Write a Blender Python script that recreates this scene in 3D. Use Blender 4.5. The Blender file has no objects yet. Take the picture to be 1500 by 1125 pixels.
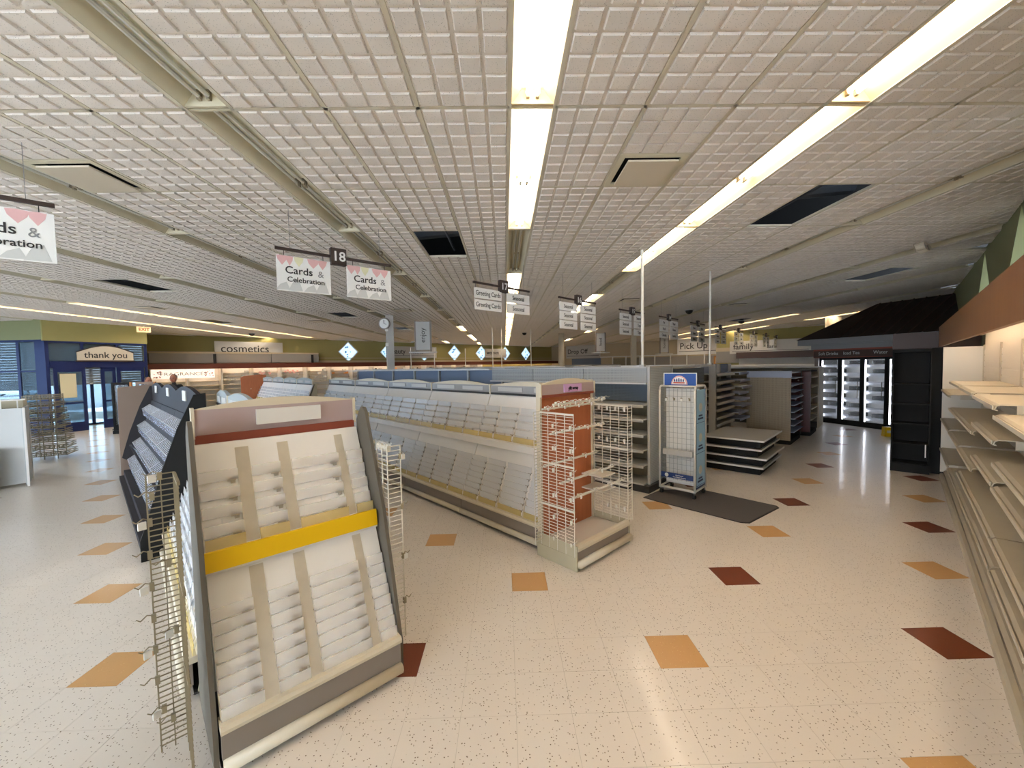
import bpy, math, random
from mathutils import Matrix, Vector
random.seed(7)
FT = 0.3048
S = bpy.context.scene
COL = S.collection

# ------------------------------------------------------------------ camera
def make_camera():
    yaw, pitch, roll = .0173, -.0452, -.0189
    cy, sy, cp, sp, cr, sr = math.cos(yaw), math.sin(yaw), math.cos(pitch), math.sin(pitch), math.cos(roll), math.sin(roll)
    fw = Vector((sy*cp, cy*cp, sp)); right = Vector((cy, -sy, 0)); up = right.cross(fw)
    r = right*cr + up*sr; u = up*cr - right*sr
    cam = bpy.data.objects.new('camera', bpy.data.cameras.new('camera'))
    m = Matrix((r, u, -fw)).transposed().to_4x4(); m.translation = Vector((0, 0, 6.269*FT))
    cam.matrix_world = m
    cam.data.sensor_width = 36; cam.data.lens = 592.93/1500*36; cam.data.clip_end = 300; cam.data.clip_start = .05
    COL.objects.link(cam); S.camera = cam
make_camera()

# ------------------------------------------------------------------ light, sky, exposure
EXPOSURE = 0.95
TUBE = 9.0         # emission of a lit fluorescent tube
SKY = 9.0
SUN = 3.0
S.view_settings.view_transform = 'Standard'; S.view_settings.look = 'None'
S.view_settings.exposure = EXPOSURE; S.view_settings.gamma = 1; S.view_settings.use_curve_mapping = False
S.cycles.use_denoising = True
S.cycles.max_bounces = 9; S.cycles.diffuse_bounces = 5; S.cycles.glossy_bounces = 3
S.cycles.transmission_bounces = 6; S.cycles.transparent_max_bounces = 24
S.cycles.sample_clamp_indirect = 6; S.cycles.caustics_reflective = False; S.cycles.caustics_refractive = False
w = bpy.data.worlds.new('world'); S.world = w; w.use_nodes = True
bg = w.node_tree.nodes['Background']; bg.inputs[0].default_value = (.78, .88, 1, 1); bg.inputs[1].default_value = SKY
sun = bpy.data.lights.new('sun', 'SUN'); sun.energy = SUN; sun.angle = .02; sun.color = (1, .97, .92)
so = bpy.data.objects.new('sun', sun); COL.objects.link(so)
so.rotation_euler = Vector((.96, -.28, -.24)).to_track_quat('-Z', 'Y').to_euler()

# ------------------------------------------------------------------ materials
def lin(c):
    if isinstance(c, str): c = [int(c[i:i+2], 16)/255 for i in (0, 2, 4)]
    return [x/12.92 if x <= .04045 else ((x+.055)/1.055)**2.4 for x in c]+[1]
def newmat(name):
    m = bpy.data.materials.new(name); m.use_nodes = True
    return m, m.node_tree, m.node_tree.nodes['Principled BSDF']
def mat(name, c, rough=.5, metal=0, bump=0, scale=60, vary=0, vscale=6, coat=0):
    m, t, p = newmat(name); N = t.nodes.new; L = t.links.new
    p.inputs['Base Color'].default_value = lin(c); p.inputs['Roughness'].default_value = rough; p.inputs['Metallic'].default_value = metal
    p.inputs['Coat Weight'].default_value = coat
    geo = N('ShaderNodeNewGeometry')
    if vary:
        n = N('ShaderNodeTexNoise'); n.inputs['Scale'].default_value = vscale; n.inputs['Detail'].default_value = 5
        L(geo.outputs['Position'], n.inputs['Vector'])
        mx = N('ShaderNodeMix'); mx.data_type = 'RGBA'; a = lin(c)
        mx.inputs[6].default_value = [x*(1-vary) for x in a[:3]]+[1]; mx.inputs[7].default_value = [min(1, x*(1+vary)) for x in a[:3]]+[1]
        L(n.outputs[0], mx.inputs[0]); L(mx.outputs[2], p.inputs['Base Color'])
    if bump:
        n = N('ShaderNodeTexNoise'); n.inputs['Scale'].default_value = scale; n.inputs['Detail'].default_value = 4
        L(geo.outputs['Position'], n.inputs['Vector'])
        b = N('ShaderNodeBump'); b.inputs['Strength'].default_value = bump; b.inputs['Distance'].default_value = .01
        L(n.outputs[0], b.inputs['Height']); L(b.outputs[0], p.inputs['Normal'])
    return m
def emis(name, c, s):
    m, t, p = newmat(name)
    p.inputs['Base Color'].default_value = lin(c); p.inputs['Emission Color'].default_value = lin(c); p.inputs['Emission Strength'].default_value = s
    return m
def clear(name, c, transp, rough=.15, tint=None, through=0):
    m, t, p = newmat(name); N = t.nodes.new; L = t.links.new
    p.inputs['Base Color'].default_value = lin(c); p.inputs['Roughness'].default_value = rough
    tr = N('ShaderNodeBsdfTransparent'); mx = N('ShaderNodeMixShader'); mx.inputs[0].default_value = transp
    if tint: tr.inputs[0].default_value = tint+(1,)
    if through:
        tl = N('ShaderNodeBsdfTranslucent'); tl.inputs[0].default_value = lin(c); m2 = N('ShaderNodeMixShader'); m2.inputs[0].default_value = through
        L(p.outputs[0], m2.inputs[1]); L(tl.outputs[0], m2.inputs[2]); L(m2.outputs[0], mx.inputs[1])
    else: L(p.outputs[0], mx.inputs[1])
    L(tr.outputs[0], mx.inputs[2]); L(mx.outputs[0], t.nodes['Material Output'].inputs[0])
    return m
def spots(name, base, dots, scale, r, rough=.5, amount=.5, coat=0, bump=0):
    """base colour with scattered small chips (terrazzo-like vinyl, pitted ceiling board)"""
    m, t, p = newmat(name); N = t.nodes.new; L = t.links.new
    geo = N('ShaderNodeNewGeometry'); sc = N('ShaderNodeMapping'); sc.inputs['Scale'].default_value = (1, 1.0, 1)
    L(geo.outputs['Position'], sc.inputs['Vector'])
    v = N('ShaderNodeTexVoronoi'); v.inputs['Scale'].default_value = scale; L(sc.outputs[0], v.inputs['Vector'])
    lt = N('ShaderNodeMath'); lt.operation = 'LESS_THAN'; lt.inputs[1].default_value = r; L(v.outputs['Distance'], lt.inputs[0])
    sep = N('ShaderNodeSeparateColor'); L(v.outputs['Color'], sep.inputs[0])
    g = N('ShaderNodeMath'); g.operation = 'LESS_THAN'; g.inputs[1].default_value = amount; L(sep.outputs[0], g.inputs[0])
    mu = N('ShaderNodeMath'); mu.operation = 'MULTIPLY'; L(lt.outputs[0], mu.inputs[0]); L(g.outputs[0], mu.inputs[1])
    ramp = N('ShaderNodeMix'); ramp.data_type = 'RGBA'; ramp.inputs[6].default_value = lin(dots[0]); ramp.inputs[7].default_value = lin(dots[1]); L(sep.outputs[1], ramp.inputs[0])
    nz = N('ShaderNodeTexNoise'); nz.inputs['Scale'].default_value = 1.3; nz.inputs['Detail'].default_value = 6; L(geo.outputs['Position'], nz.inputs['Vector'])
    bm = N('ShaderNodeMix'); bm.data_type = 'RGBA'; a = lin(base)
    bm.inputs[6].default_value = [x*.95 for x in a[:3]]+[1]; bm.inputs[7].default_value = [min(1, x*1.05) for x in a[:3]]+[1]; L(nz.outputs[0], bm.inputs[0])
    mx = N('ShaderNodeMix'); mx.data_type = 'RGBA'; L(mu.outputs[0], mx.inputs[0]); L(bm.outputs[2], mx.inputs[6]); L(ramp.outputs[2], mx.inputs[7])
    L(mx.outputs[2], p.inputs['Base Color']); p.inputs['Roughness'].default_value = rough; p.inputs['Coat Weight'].default_value = coat; p.inputs['Coat Roughness'].default_value = .12
    if bump:
        n2 = N('ShaderNodeTexNoise'); n2.inputs['Scale'].default_value = 3.5; n2.inputs['Detail'].default_value = 3; L(geo.outputs['Position'], n2.inputs['Vector'])
        b = N('ShaderNodeBump'); b.inputs['Strength'].default_value = bump; b.inputs['Distance'].default_value = .02
        L(n2.outputs[0], b.inputs['Height']); L(b.outputs[0], p.inputs['Normal']); L(b.outputs[0], p.inputs['Coat Normal'])
    return m
def peg(name, c, hole, pitch=.0254, rough=.5):
    """pegboard: rows of small dark holes, laid out in the object's own x / z (or y / z)"""
    m, t, p = newmat(name); N = t.nodes.new; L = t.links.new
    tc = N('ShaderNodeTexCoord'); s = N('ShaderNodeSeparateXYZ'); L(tc.outputs['Object'], s.inputs[0])
    ad = N('ShaderNodeMath'); ad.operation = 'ADD'; L(s.outputs[0], ad.inputs[0]); L(s.outputs[1], ad.inputs[1])
    outs = []
    for src in (ad.outputs[0], s.outputs[2]):
        d = N('ShaderNodeMath'); d.operation = 'DIVIDE'; d.inputs[1].default_value = pitch; L(src, d.inputs[0])
        pp = N('ShaderNodeMath'); pp.operation = 'PINGPONG'; pp.inputs[1].default_value = .5; L(d.outputs[0], pp.inputs[0])
        q = N('ShaderNodeMath'); q.operation = 'POWER'; q.inputs[1].default_value = 2; L(pp.outputs[0], q.inputs[0]); outs.append(q.outputs[0])
    sm = N('ShaderNodeMath'); sm.operation = 'ADD'; L(outs[0], sm.inputs[0]); L(outs[1], sm.inputs[1])
    lt = N('ShaderNodeMath'); lt.operation = 'LESS_THAN'; lt.inputs[1].default_value = .045; L(sm.outputs[0], lt.inputs[0])
    mx = N('ShaderNodeMix'); mx.data_type = 'RGBA'; mx.inputs[6].default_value = lin(c); mx.inputs[7].default_value = lin(hole); L(lt.outputs[0], mx.inputs[0])
    L(mx.outputs[2], p.inputs['Base Color']); p.inputs['Roughness'].default_value = rough
    return m
def woodm(name, a, b, scale=9, rough=.4):
    m, t, p = newmat(name); N = t.nodes.new; L = t.links.new
    tc = N('ShaderNodeTexCoord'); mp = N('ShaderNodeMapping'); mp.inputs['Scale'].default_value = (1, 1, .08); L(tc.outputs['Object'], mp.inputs[0])
    n = N('ShaderNodeTexNoise'); n.inputs['Scale'].default_value = scale*4; n.inputs['Detail'].default_value = 6; L(mp.outputs[0], n.inputs[0])
    mx = N('ShaderNodeMix'); mx.data_type = 'RGBA'; mx.inputs[6].default_value = lin(a); mx.inputs[7].default_value = lin(b); L(n.outputs[0], mx.inputs[0])
    L(mx.outputs[2], p.inputs['Base Color']); p.inputs['Roughness'].default_value = rough
    return m
M = {}
M['tile'] = spots('ceiling_board', 'e4ddd5', ('9c978e', 'c8c5bd'), 130, .26, .9, .35)
M['tbar'] = mat('ceiling_grid_metal', 'd3ccb9', .6)
M['plenum'] = mat('plenum_dark', '14161a', .9)
M['duct'] = mat('duct_metal', '3b4046', .6, .2)
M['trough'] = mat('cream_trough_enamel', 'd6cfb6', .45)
M['troughlit'] = mat('cream_enamel_lit_tone', 'e2cda2', .4)  # same enamel as the unlit troughs, with the tubes' warm glow put into its colour
M['tube'] = emis('lit_tube', 'fff6ec', TUBE)
M['tubeoff'] = mat('unlit_tube_glass', 'd9d9d2', .2)
M['socket'] = mat('lamp_socket', '9a917c', .5)
M['floor'] = spots('vinyl_floor', 'e6ded4', ('6e5c48', 'a08f7a'), 62, .21, .32, .6, coat=.35, bump=.05)
M['gold'] = spots('gold_vinyl', 'd2a368', ('e6c58c', 'c48f45'), 75, .2, .32, .5, coat=.35, bump=.05)
M['brown'] = spots('brown_vinyl', '7b3a1e', ('8d5232', '5d2a14'), 75, .2, .32, .5, coat=.35, bump=.05)
M['subfloor'] = mat('floor_seam', 'b3ab9c', .6)
M['cream'] = mat('cream_plastic_trim', 'd6ccb6', .5)
M['creamd'] = mat('cream_metal_skirt', 'b8b096', .5, vary=.08)
M['kick'] = mat('taupe_kick_panel', '8a8078', .45)
M['offwhite'] = mat('offwhite_plastic', 'f0eeeb', .4, vary=.03)
M['channel'] = mat('dusty_beige_channel', 'c8bfae', .55, vary=.14, vscale=14)
M['pocket'] = clear('clear_card_pocket', 'f8f6f5', .72, .18, through=.3)
M['pocketb'] = clear('yellowed_card_pocket', 'f4e2a4', .45, .2, through=.45)
M['pocketw'] = clear('milky_card_pocket', 'f7f8fa', .22, .25, through=.15)
M['pocketblue'] = clear('clear_acrylic_tray', 'c6cede', .74, .12)
M['lip'] = clear('clear_lip_edge', 'ffffff', .2, .12, through=.4)
M['clip'] = mat('grey_divider_clip', 'a79f92', .5)
M['mauve'] = mat('mauve_header_panel', 'b3a0a0', .5)
M['greyhdr'] = clear('grey_translucent_header', 'b4b4b4', .18, .25)
M['cloud'] = clear('cloudy_white_header', 'bcc8ca', .25, .3)
M['label'] = mat('pale_label_card', 'e2e0dc', .5)
M['labelg'] = mat('grey_label_card', 'c4c4c2', .5)
M['redwood'] = woodm('red_brown_wood', 'ad5f38', 'c8794c')
M['redtrim'] = mat('red_brown_trim', '8e4636', .5)
M['rail'] = mat('dark_red_brown_rail', '6a3324', .5)
M['pegtan'] = peg('tan_pegboard', 'a69b88', '6a6151')
M['yellow'] = mat('yellow_rail', 'edc000', .45)
M['fin'] = mat('taupe_side_fin', '655f54', .7)
M['finwarm'] = mat('tan_side_panel', '8f7b6c', .55)
M['dark'] = mat('charcoal_fixture', '2e2c31', .7)
M['black'] = mat('black_fixture', '040404', .75)
M['darkgrey'] = mat('dark_grey_base', '3a3a3a', .6)
M['wire'] = mat('white_wire', 'e0dccf', .4)
M['wireg'] = mat('dull_wire', '94896f', .45)
M['wiregrey'] = mat('grey_wire', 'a9a9a6', .4)
M['tag'] = mat('white_tag', 'efefec', .5)
M['peg'] = peg('grey_pegboard', 'a9abab', '5c5e60')
M['pegb'] = peg('blue_grey_pegboard', '7e8ea3', '4a5463')
M['pegl'] = peg('pale_pegboard', 'c0c6c8', '848c90')
M['pego'] = peg('olive_grey_pegboard', '97917f', '66614f')
M['greymet'] = mat('light_grey_steel', 'bcbbb7', .4)
M['greyshelf'] = mat('pale_shelf_steel', 'c9c8c2', .4, vary=.05)
M['blueback'] = mat('blue_back_panel', '74829a', .5)
M['canopyw'] = mat('white_canopy', 'd4d6d6', .4)
M['bluegondola'] = mat('pale_blue_steel', 'a6b2cc', .4)
M['shelfcream'] = mat('beige_wall_shelf', 'beb49f', .45, vary=.06, vscale=8)
M['shelfedge'] = mat('beige_shelf_edge', 'd0c6b1', .4)
M['slat'] = mat('white_slat_board', 'ded7ca', .5)
M['whitepan'] = mat('white_end_panel', 'dcd7cc', .5)
M['fascia'] = woodm('warm_wood_fascia', '7a5032', '91633d', 5)
M['olive'] = mat('olive_wall', 'a69d63', .8, vary=.03)
M['olived'] = mat('grey_green_wall', '8c8f68', .8, vary=.03)
M['beigew'] = mat('beige_wall', 'cbbb9c', .8, vary=.03)
M['greyw'] = mat('grey_wall_panel', '9b9790', .7)
M['wallw'] = mat('plain_wall', 'c9c4b8', .8)
M['navy'] = mat('navy_door_frame', '0f2156', .6)
M['glass'] = clear('window_glass', 'cfe0ea', .88, .02)
M['tinted'] = clear('daylight_dimming_glass', 'cfe0ea', .9, .02, tint=(.42, .50, .55))  # tint added to dim the daylight and the bright view at the entrance
M['tinted2'] = clear('lightly_dimming_glass', 'cfe0ea', .9, .02, tint=(.6, .68, .75))  # weaker added tint, cuts the daylight from the left side
M['skyglass'] = clear('thin_clear_glass', 'ffffff', .985, .3)
M['shutter'] = mat('grey_roller_shutter', 'a9adad', .5)
M['paper'] = mat('cream_paper_sign', 'ddd3ae', .6)
M['signbe'] = mat('beige_sign_board', 'd6cbb6', .5)
M['signdk'] = mat('dark_brown_trim', '3a2a22', .5)
M['signgrey'] = mat('pale_grey_sign', 'cfcdc6', .5)
M['ink'] = mat('dark_ink', '2a2826', .6)
M['inkg'] = mat('grey_ink', '8c8c8c', .6)
M['navyink'] = mat('navy_ink', '1f3770', .5)
M['white'] = mat('white_paint', 'ecebe7', .5)
M['roof'] = mat('dark_brown_metal_roof', '2c1e16', .5)
M['greyfas'] = mat('grey_kiosk_trim', '8b8988', .5)
M['lamp'] = emis('cooler_light', 'f4f6ff', 7.5)
M['coolrack'] = mat('white_cooler_rack', 'e6e8ee', .4)
M['coolbox'] = mat('dark_cooler_tray', '2b2d31', .4)
M['mat'] = mat('dark_grey_mat', '5b5654', .95, bump=.4, scale=220, vary=.15, vscale=70)
M['matedge'] = mat('black_mat_edge', '2c2a2a', .8)
M['blue'] = mat('royal_blue_sign', '1f4f9e', .4)
M['ltblue'] = mat('light_blue_panel', 'a3d2f2', .4)
M['pink'] = mat('lilac_sign', 'cfa6d6', .5)
M['chrome'] = mat('steel', 'c8c8c8', .25, .8)
M['rubber'] = mat('black_rubber', '1b1b1b', .6)
M['pole'] = mat('white_pole', 'dedbd2', .4)
M['column'] = mat('cream_column', 'c8bda6', .6)
M['skin'] = mat('skin', '9c6a56', .6)
M['hair'] = mat('grey_hair', '6a6460', .8)
M['shirt'] = mat('black_jacket', '1c1d22', .8)
M['asphalt'] = mat('parking_ground', '77797c', .9)
M['car'] = mat('white_car_paint', 'e4e8ee', .2)
M['lampstrip'] = emis('strip_light', 'ffe6c4', 13)
M['litwhite'] = emis('backlit_white', 'fff4e8', .45)
M['exit'] = emis('exit_sign_face', 'f3d9a0', .45)
M['redink'] = mat('red_ink', 'c1401f', .5)
M['diam'] = emis('backlit_film', 'bfe2ff', .75)
M['diamink'] = mat('blue_film_print', '5f9bd6', .5)
M['pinkart'] = mat('pink_print', 'deb0ae', .6)
M['yelart'] = mat('pale_yellow_print', 'dcd9b4', .6)
M['greyart'] = mat('pale_grey_print', 'c9cac6', .6)
M['redmach'] = mat('dark_red_unit', '4e1c1c', .35)
M['brownbk'] = mat('dark_brown_back', '4a342c', .5)
M['orange'] = mat('orange_print', 'c98a4c', .6)

# ------------------------------------------------------------------ mesh helpers (all inputs in feet)
class MB:
    def __init__(s): s.v = []; s.f = []
    def add(s, vs, fs):
        n = len(s.v); s.v += vs; s.f += [[i+n for i in f] for f in fs]; return s
    def box(s, x0, x1, y0, y1, z0, z1):
        return s.add([(x0,y0,z0),(x1,y0,z0),(x1,y1,z0),(x0,y1,z0),(x0,y0,z1),(x1,y0,z1),(x1,y1,z1),(x0,y1,z1)],
                     [(0,3,2,1),(4,5,6,7),(0,1,5,4),(1,2,6,5),(2,3,7,6),(3,0,4,7)])
    def prism(s, poly, a0, a1, ax):
        """polygon extruded along axis ax (0 x: poly=(y,z); 1 y: poly=(x,z); 2 z: poly=(x,y))"""
        n = len(poly)
        def P(p, a): return (a, p[0], p[1]) if ax == 0 else ((p[0], a, p[1]) if ax == 1 else (p[0], p[1], a))
        vs = [P(p, a0) for p in poly]+[P(p, a1) for p in poly]
        ar = sum(poly[i][0]*poly[(i+1) % n][1]-poly[(i+1) % n][0]*poly[i][1] for i in range(n))
        fl = (ar < 0) ^ (ax == 1) ^ (a1 < a0)
        fs = [list(range(n))[::-1], list(range(n, 2*n))]+[[i, (i+1) % n, n+(i+1) % n, n+i] for i in range(n)]
        return s.add(vs, [f[::-1] for f in fs] if fl else fs)
    def tube(s, p, q, r, n=4):
        p = Vector(p); q = Vector(q); d = (q-p).normalized()
        a = d.cross(Vector((0, 0, 1)) if abs(d.z) < .9 else Vector((1, 0, 0))).normalized(); b = d.cross(a)
        vs = []
        for c in (p, q):
            for i in range(n):
                t = 2*math.pi*(i+.5)/n; vs.append(tuple(c+a*r*math.cos(t)+b*r*math.sin(t)))
        return s.add(vs, [[i, n+i, n+(i+1) % n, (i+1) % n] for i in range(n)]+[list(range(n)), list(range(n, 2*n))[::-1]])
    def path(s, pts, r, n=4):
        for a, b in zip(pts, pts[1:]): s.tube(a, b, r, n)
        return s
    def plate(s, prof, x0, x1, th):
        """folded sheet: profile of (y,z) points given a thickness, extruded along x"""
        for (y0, z0), (y1, z1) in zip(prof, prof[1:]):
            l = math.hypot(y1-y0, z1-z0); ny, nz = -(z1-z0)/l*th, (y1-y0)/l*th
            s.prism([(y0, z0), (y1, z1), (y1+ny, z1+nz), (y0+ny, z0+nz)], x0, x1, 0)
        return s
    def sphere(s, c, r, n=8, m=6, sc=(1, 1, 1)):
        vs = [(c[0], c[1], c[2]+r*sc[2])]
        for j in range(1, m):
            for i in range(n):
                t = math.pi*j/m; p = 2*math.pi*i/n
                vs.append((c[0]+r*sc[0]*math.sin(t)*math.cos(p), c[1]+r*sc[1]*math.sin(t)*math.sin(p), c[2]+r*sc[2]*math.cos(t)))
        vs.append((c[0], c[1], c[2]-r*sc[2])); fs = [[0, 1+i, 1+(i+1) % n] for i in range(n)]
        for j in range(m-2):
            for i in range(n):
                a = 1+j*n+i; b = 1+j*n+(i+1) % n; fs.append([a, a+n, b+n, b])
        k = 1+(m-2)*n; fs += [[k+n, k+(i+1) % n, k+i] for i in range(n)]
        return s.add(vs, fs)
    def mesh(s, name):
        me = bpy.data.meshes.new(name); me.from_pydata([(x*FT, y*FT, z*FT) for x, y, z in s.v], [], s.f); me.update(); return me
    def build(s, name, m, parent=None, smooth=False, loc=None, rot=0):
        me = s.mesh(name); me.materials.append(M[m])
        if smooth: me.polygons.foreach_set('use_smooth', [True]*len(me.polygons))
        o = bpy.data.objects.new(name, me); COL.objects.link(o)
        if parent: o.parent = parent
        if loc: o.location = [c*FT for c in loc]
        if rot: o.rotation_euler.z = math.radians(rot)
        return o
def inst(name, me, parent, loc=(0, 0, 0), rz=0):
    o = bpy.data.objects.new(name, me); COL.objects.link(o); o.parent = parent
    o.location = [c*FT for c in loc]; o.rotation_euler.z = rz; return o
def tag(o, label, cat=None, group=None, kind=None):
    if label: o['label'] = label
    if cat: o['category'] = cat
    if group: o['group'] = group
    if kind: o['kind'] = kind
    return o
def thing(name, label, cat, loc=(0, 0, 0), rot=0, group=None):
    o = bpy.data.objects.new(name, None); COL.objects.link(o); o.empty_display_size = .1
    o.location = [c*FT for c in loc]; o.rotation_euler.z = math.radians(rot)
    return tag(o, label, cat, group)
def struct(o, label=None): o['kind'] = 'structure'; o['label'] = label or o.name.replace('_', ' '); return o
KIDS = {}
def dup(root, loc=None, rot=None, label=None):
    def rec(o, par):
        c = o.copy(); COL.objects.link(c)
        if par: c.parent = par
        for k in o.children: rec(k, c)
        return c
    r = rec(root, None)
    if loc: r.location = [c*FT for c in loc]
    if rot is not None: r.rotation_euler.z = math.radians(rot)
    if label: r['label'] = label
    return r
TEXTS = []
def text(body, size, m, parent, loc, rot=(90, 0, 0), name='lettering', align='CENTER', sx=1, ext=.004, bold=0):
    cu = bpy.data.curves.new(name, 'FONT'); cu.body = body; cu.size = size*FT; cu.align_x = align; cu.align_y = 'CENTER'; cu.extrude = ext*FT; cu.offset = bold*FT
    cu.materials.append(M[m]); cu.resolution_u = 3
    o = bpy.data.objects.new(name, cu); COL.objects.link(o); o.parent = parent; TEXTS.append(o)
    o.location = [c*FT for c in loc]; o.rotation_euler = [math.radians(a) for a in rot]; o.scale = (sx, 1, 1); return o
class Fr:
    """plan frame: a along a face to the right, b back into the fixture"""
    def __init__(s, x, y, ang): s.x, s.y, s.ang = x, y, ang; r = math.radians(ang); s.c, s.s = math.cos(r), math.sin(r)
    def pt(s, a, b, z=0): return (s.x+a*s.c-b*s.s, s.y+a*s.s+b*s.c, z)
CE = 11.936            # ceiling height
XC, YC = .218, 9.122   # ceiling grid origin (left edge of the middle light row)
XF, YF = .088, 7.983   # floor tile grid origin
R45 = Fr(0, 0, 45)     # the shop's own diagonal axes
AR, BR, BL = 101.8, -3.05, 80.6
def inside(x, y, m=0):
    a, b = (x+y)/2**.5, (y-x)/2**.5
    return b > BR+m and b < BL-m and a < AR-m

# ------------------------------------------------------------------ setting: floor
def floor():
    f = MB().prism([(-75, -22), (60, -22), (75, 60), (60, 150), (-75, 150)], -.3, -.006, 2).build('floor', 'subfloor')
    struct(f, 'cream speckled vinyl tile floor with gold and brown accent tiles')
    def kind(i, j):
        if i % 3 or j % 3: return None
        p, q = i//3, j//3
        return {1: 'gold', 3: 'brown'}.get((p+q) % 4)
    me = {}
    for k in ('floor', 'gold', 'brown'):
        me[k] = MB().box(.0025, .9975, .0025, .9975, -.006, 0).mesh('tile_'+k); me[k].materials.append(M[k])
    cells = []
    for i in range(-62, 46):
        for j in range(-24, 60):
            x, y = XF+i, YF+j
            if y < -14 or not inside(x+.5, y+.5, .6): continue
            cells.append((i, j, x, y))
    vis = [c for c in cells if c[3] > 2 and abs(c[2]+.5) < 1.35*(c[3]+1)+1]
    vis.sort(key=lambda c: (c[2]+.5)**2+(c[3]+.5)**2)
    acc = [c for c in cells if kind(c[0], c[1]) and c[3] > 2]
    acc.sort(key=lambda c: (c[2])**2+(c[3])**2); accs = set(c[:2] for c in acc[:110])
    near = set(c[:2] for c in vis[:295]) | accs
    n_plain = 0
    rest = {'floor': MB(), 'gold': MB(), 'brown': MB()}
    for c in cells:
        k = kind(c[0], c[1]) or 'floor'
        if c[:2] in near and (k != 'floor' or n_plain < 290):
            n_plain += k == 'floor'
            inst('floor_tile' if k == 'floor' else k+'_floor_tile', me[k], f, (c[2], c[3], 0))
        else: rest[k].box(c[2]+.0025, c[2]+.9975, c[3]+.0025, c[3]+.9975, -.006, 0)
    for k, b in rest.items():
        if b.v: b.build('far_floor_tiles' if k == 'floor' else 'far_'+k+'_floor_tiles', k, f)['kind'] = 'stuff'
    far = MB().prism([(-75, YF+60), (75, YF+60), (60, 150), (-75, 150)], -.012, 0, 2)
    far.build('distant_floor', 'floor', f)['kind'] = 'stuff'
floor()

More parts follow.
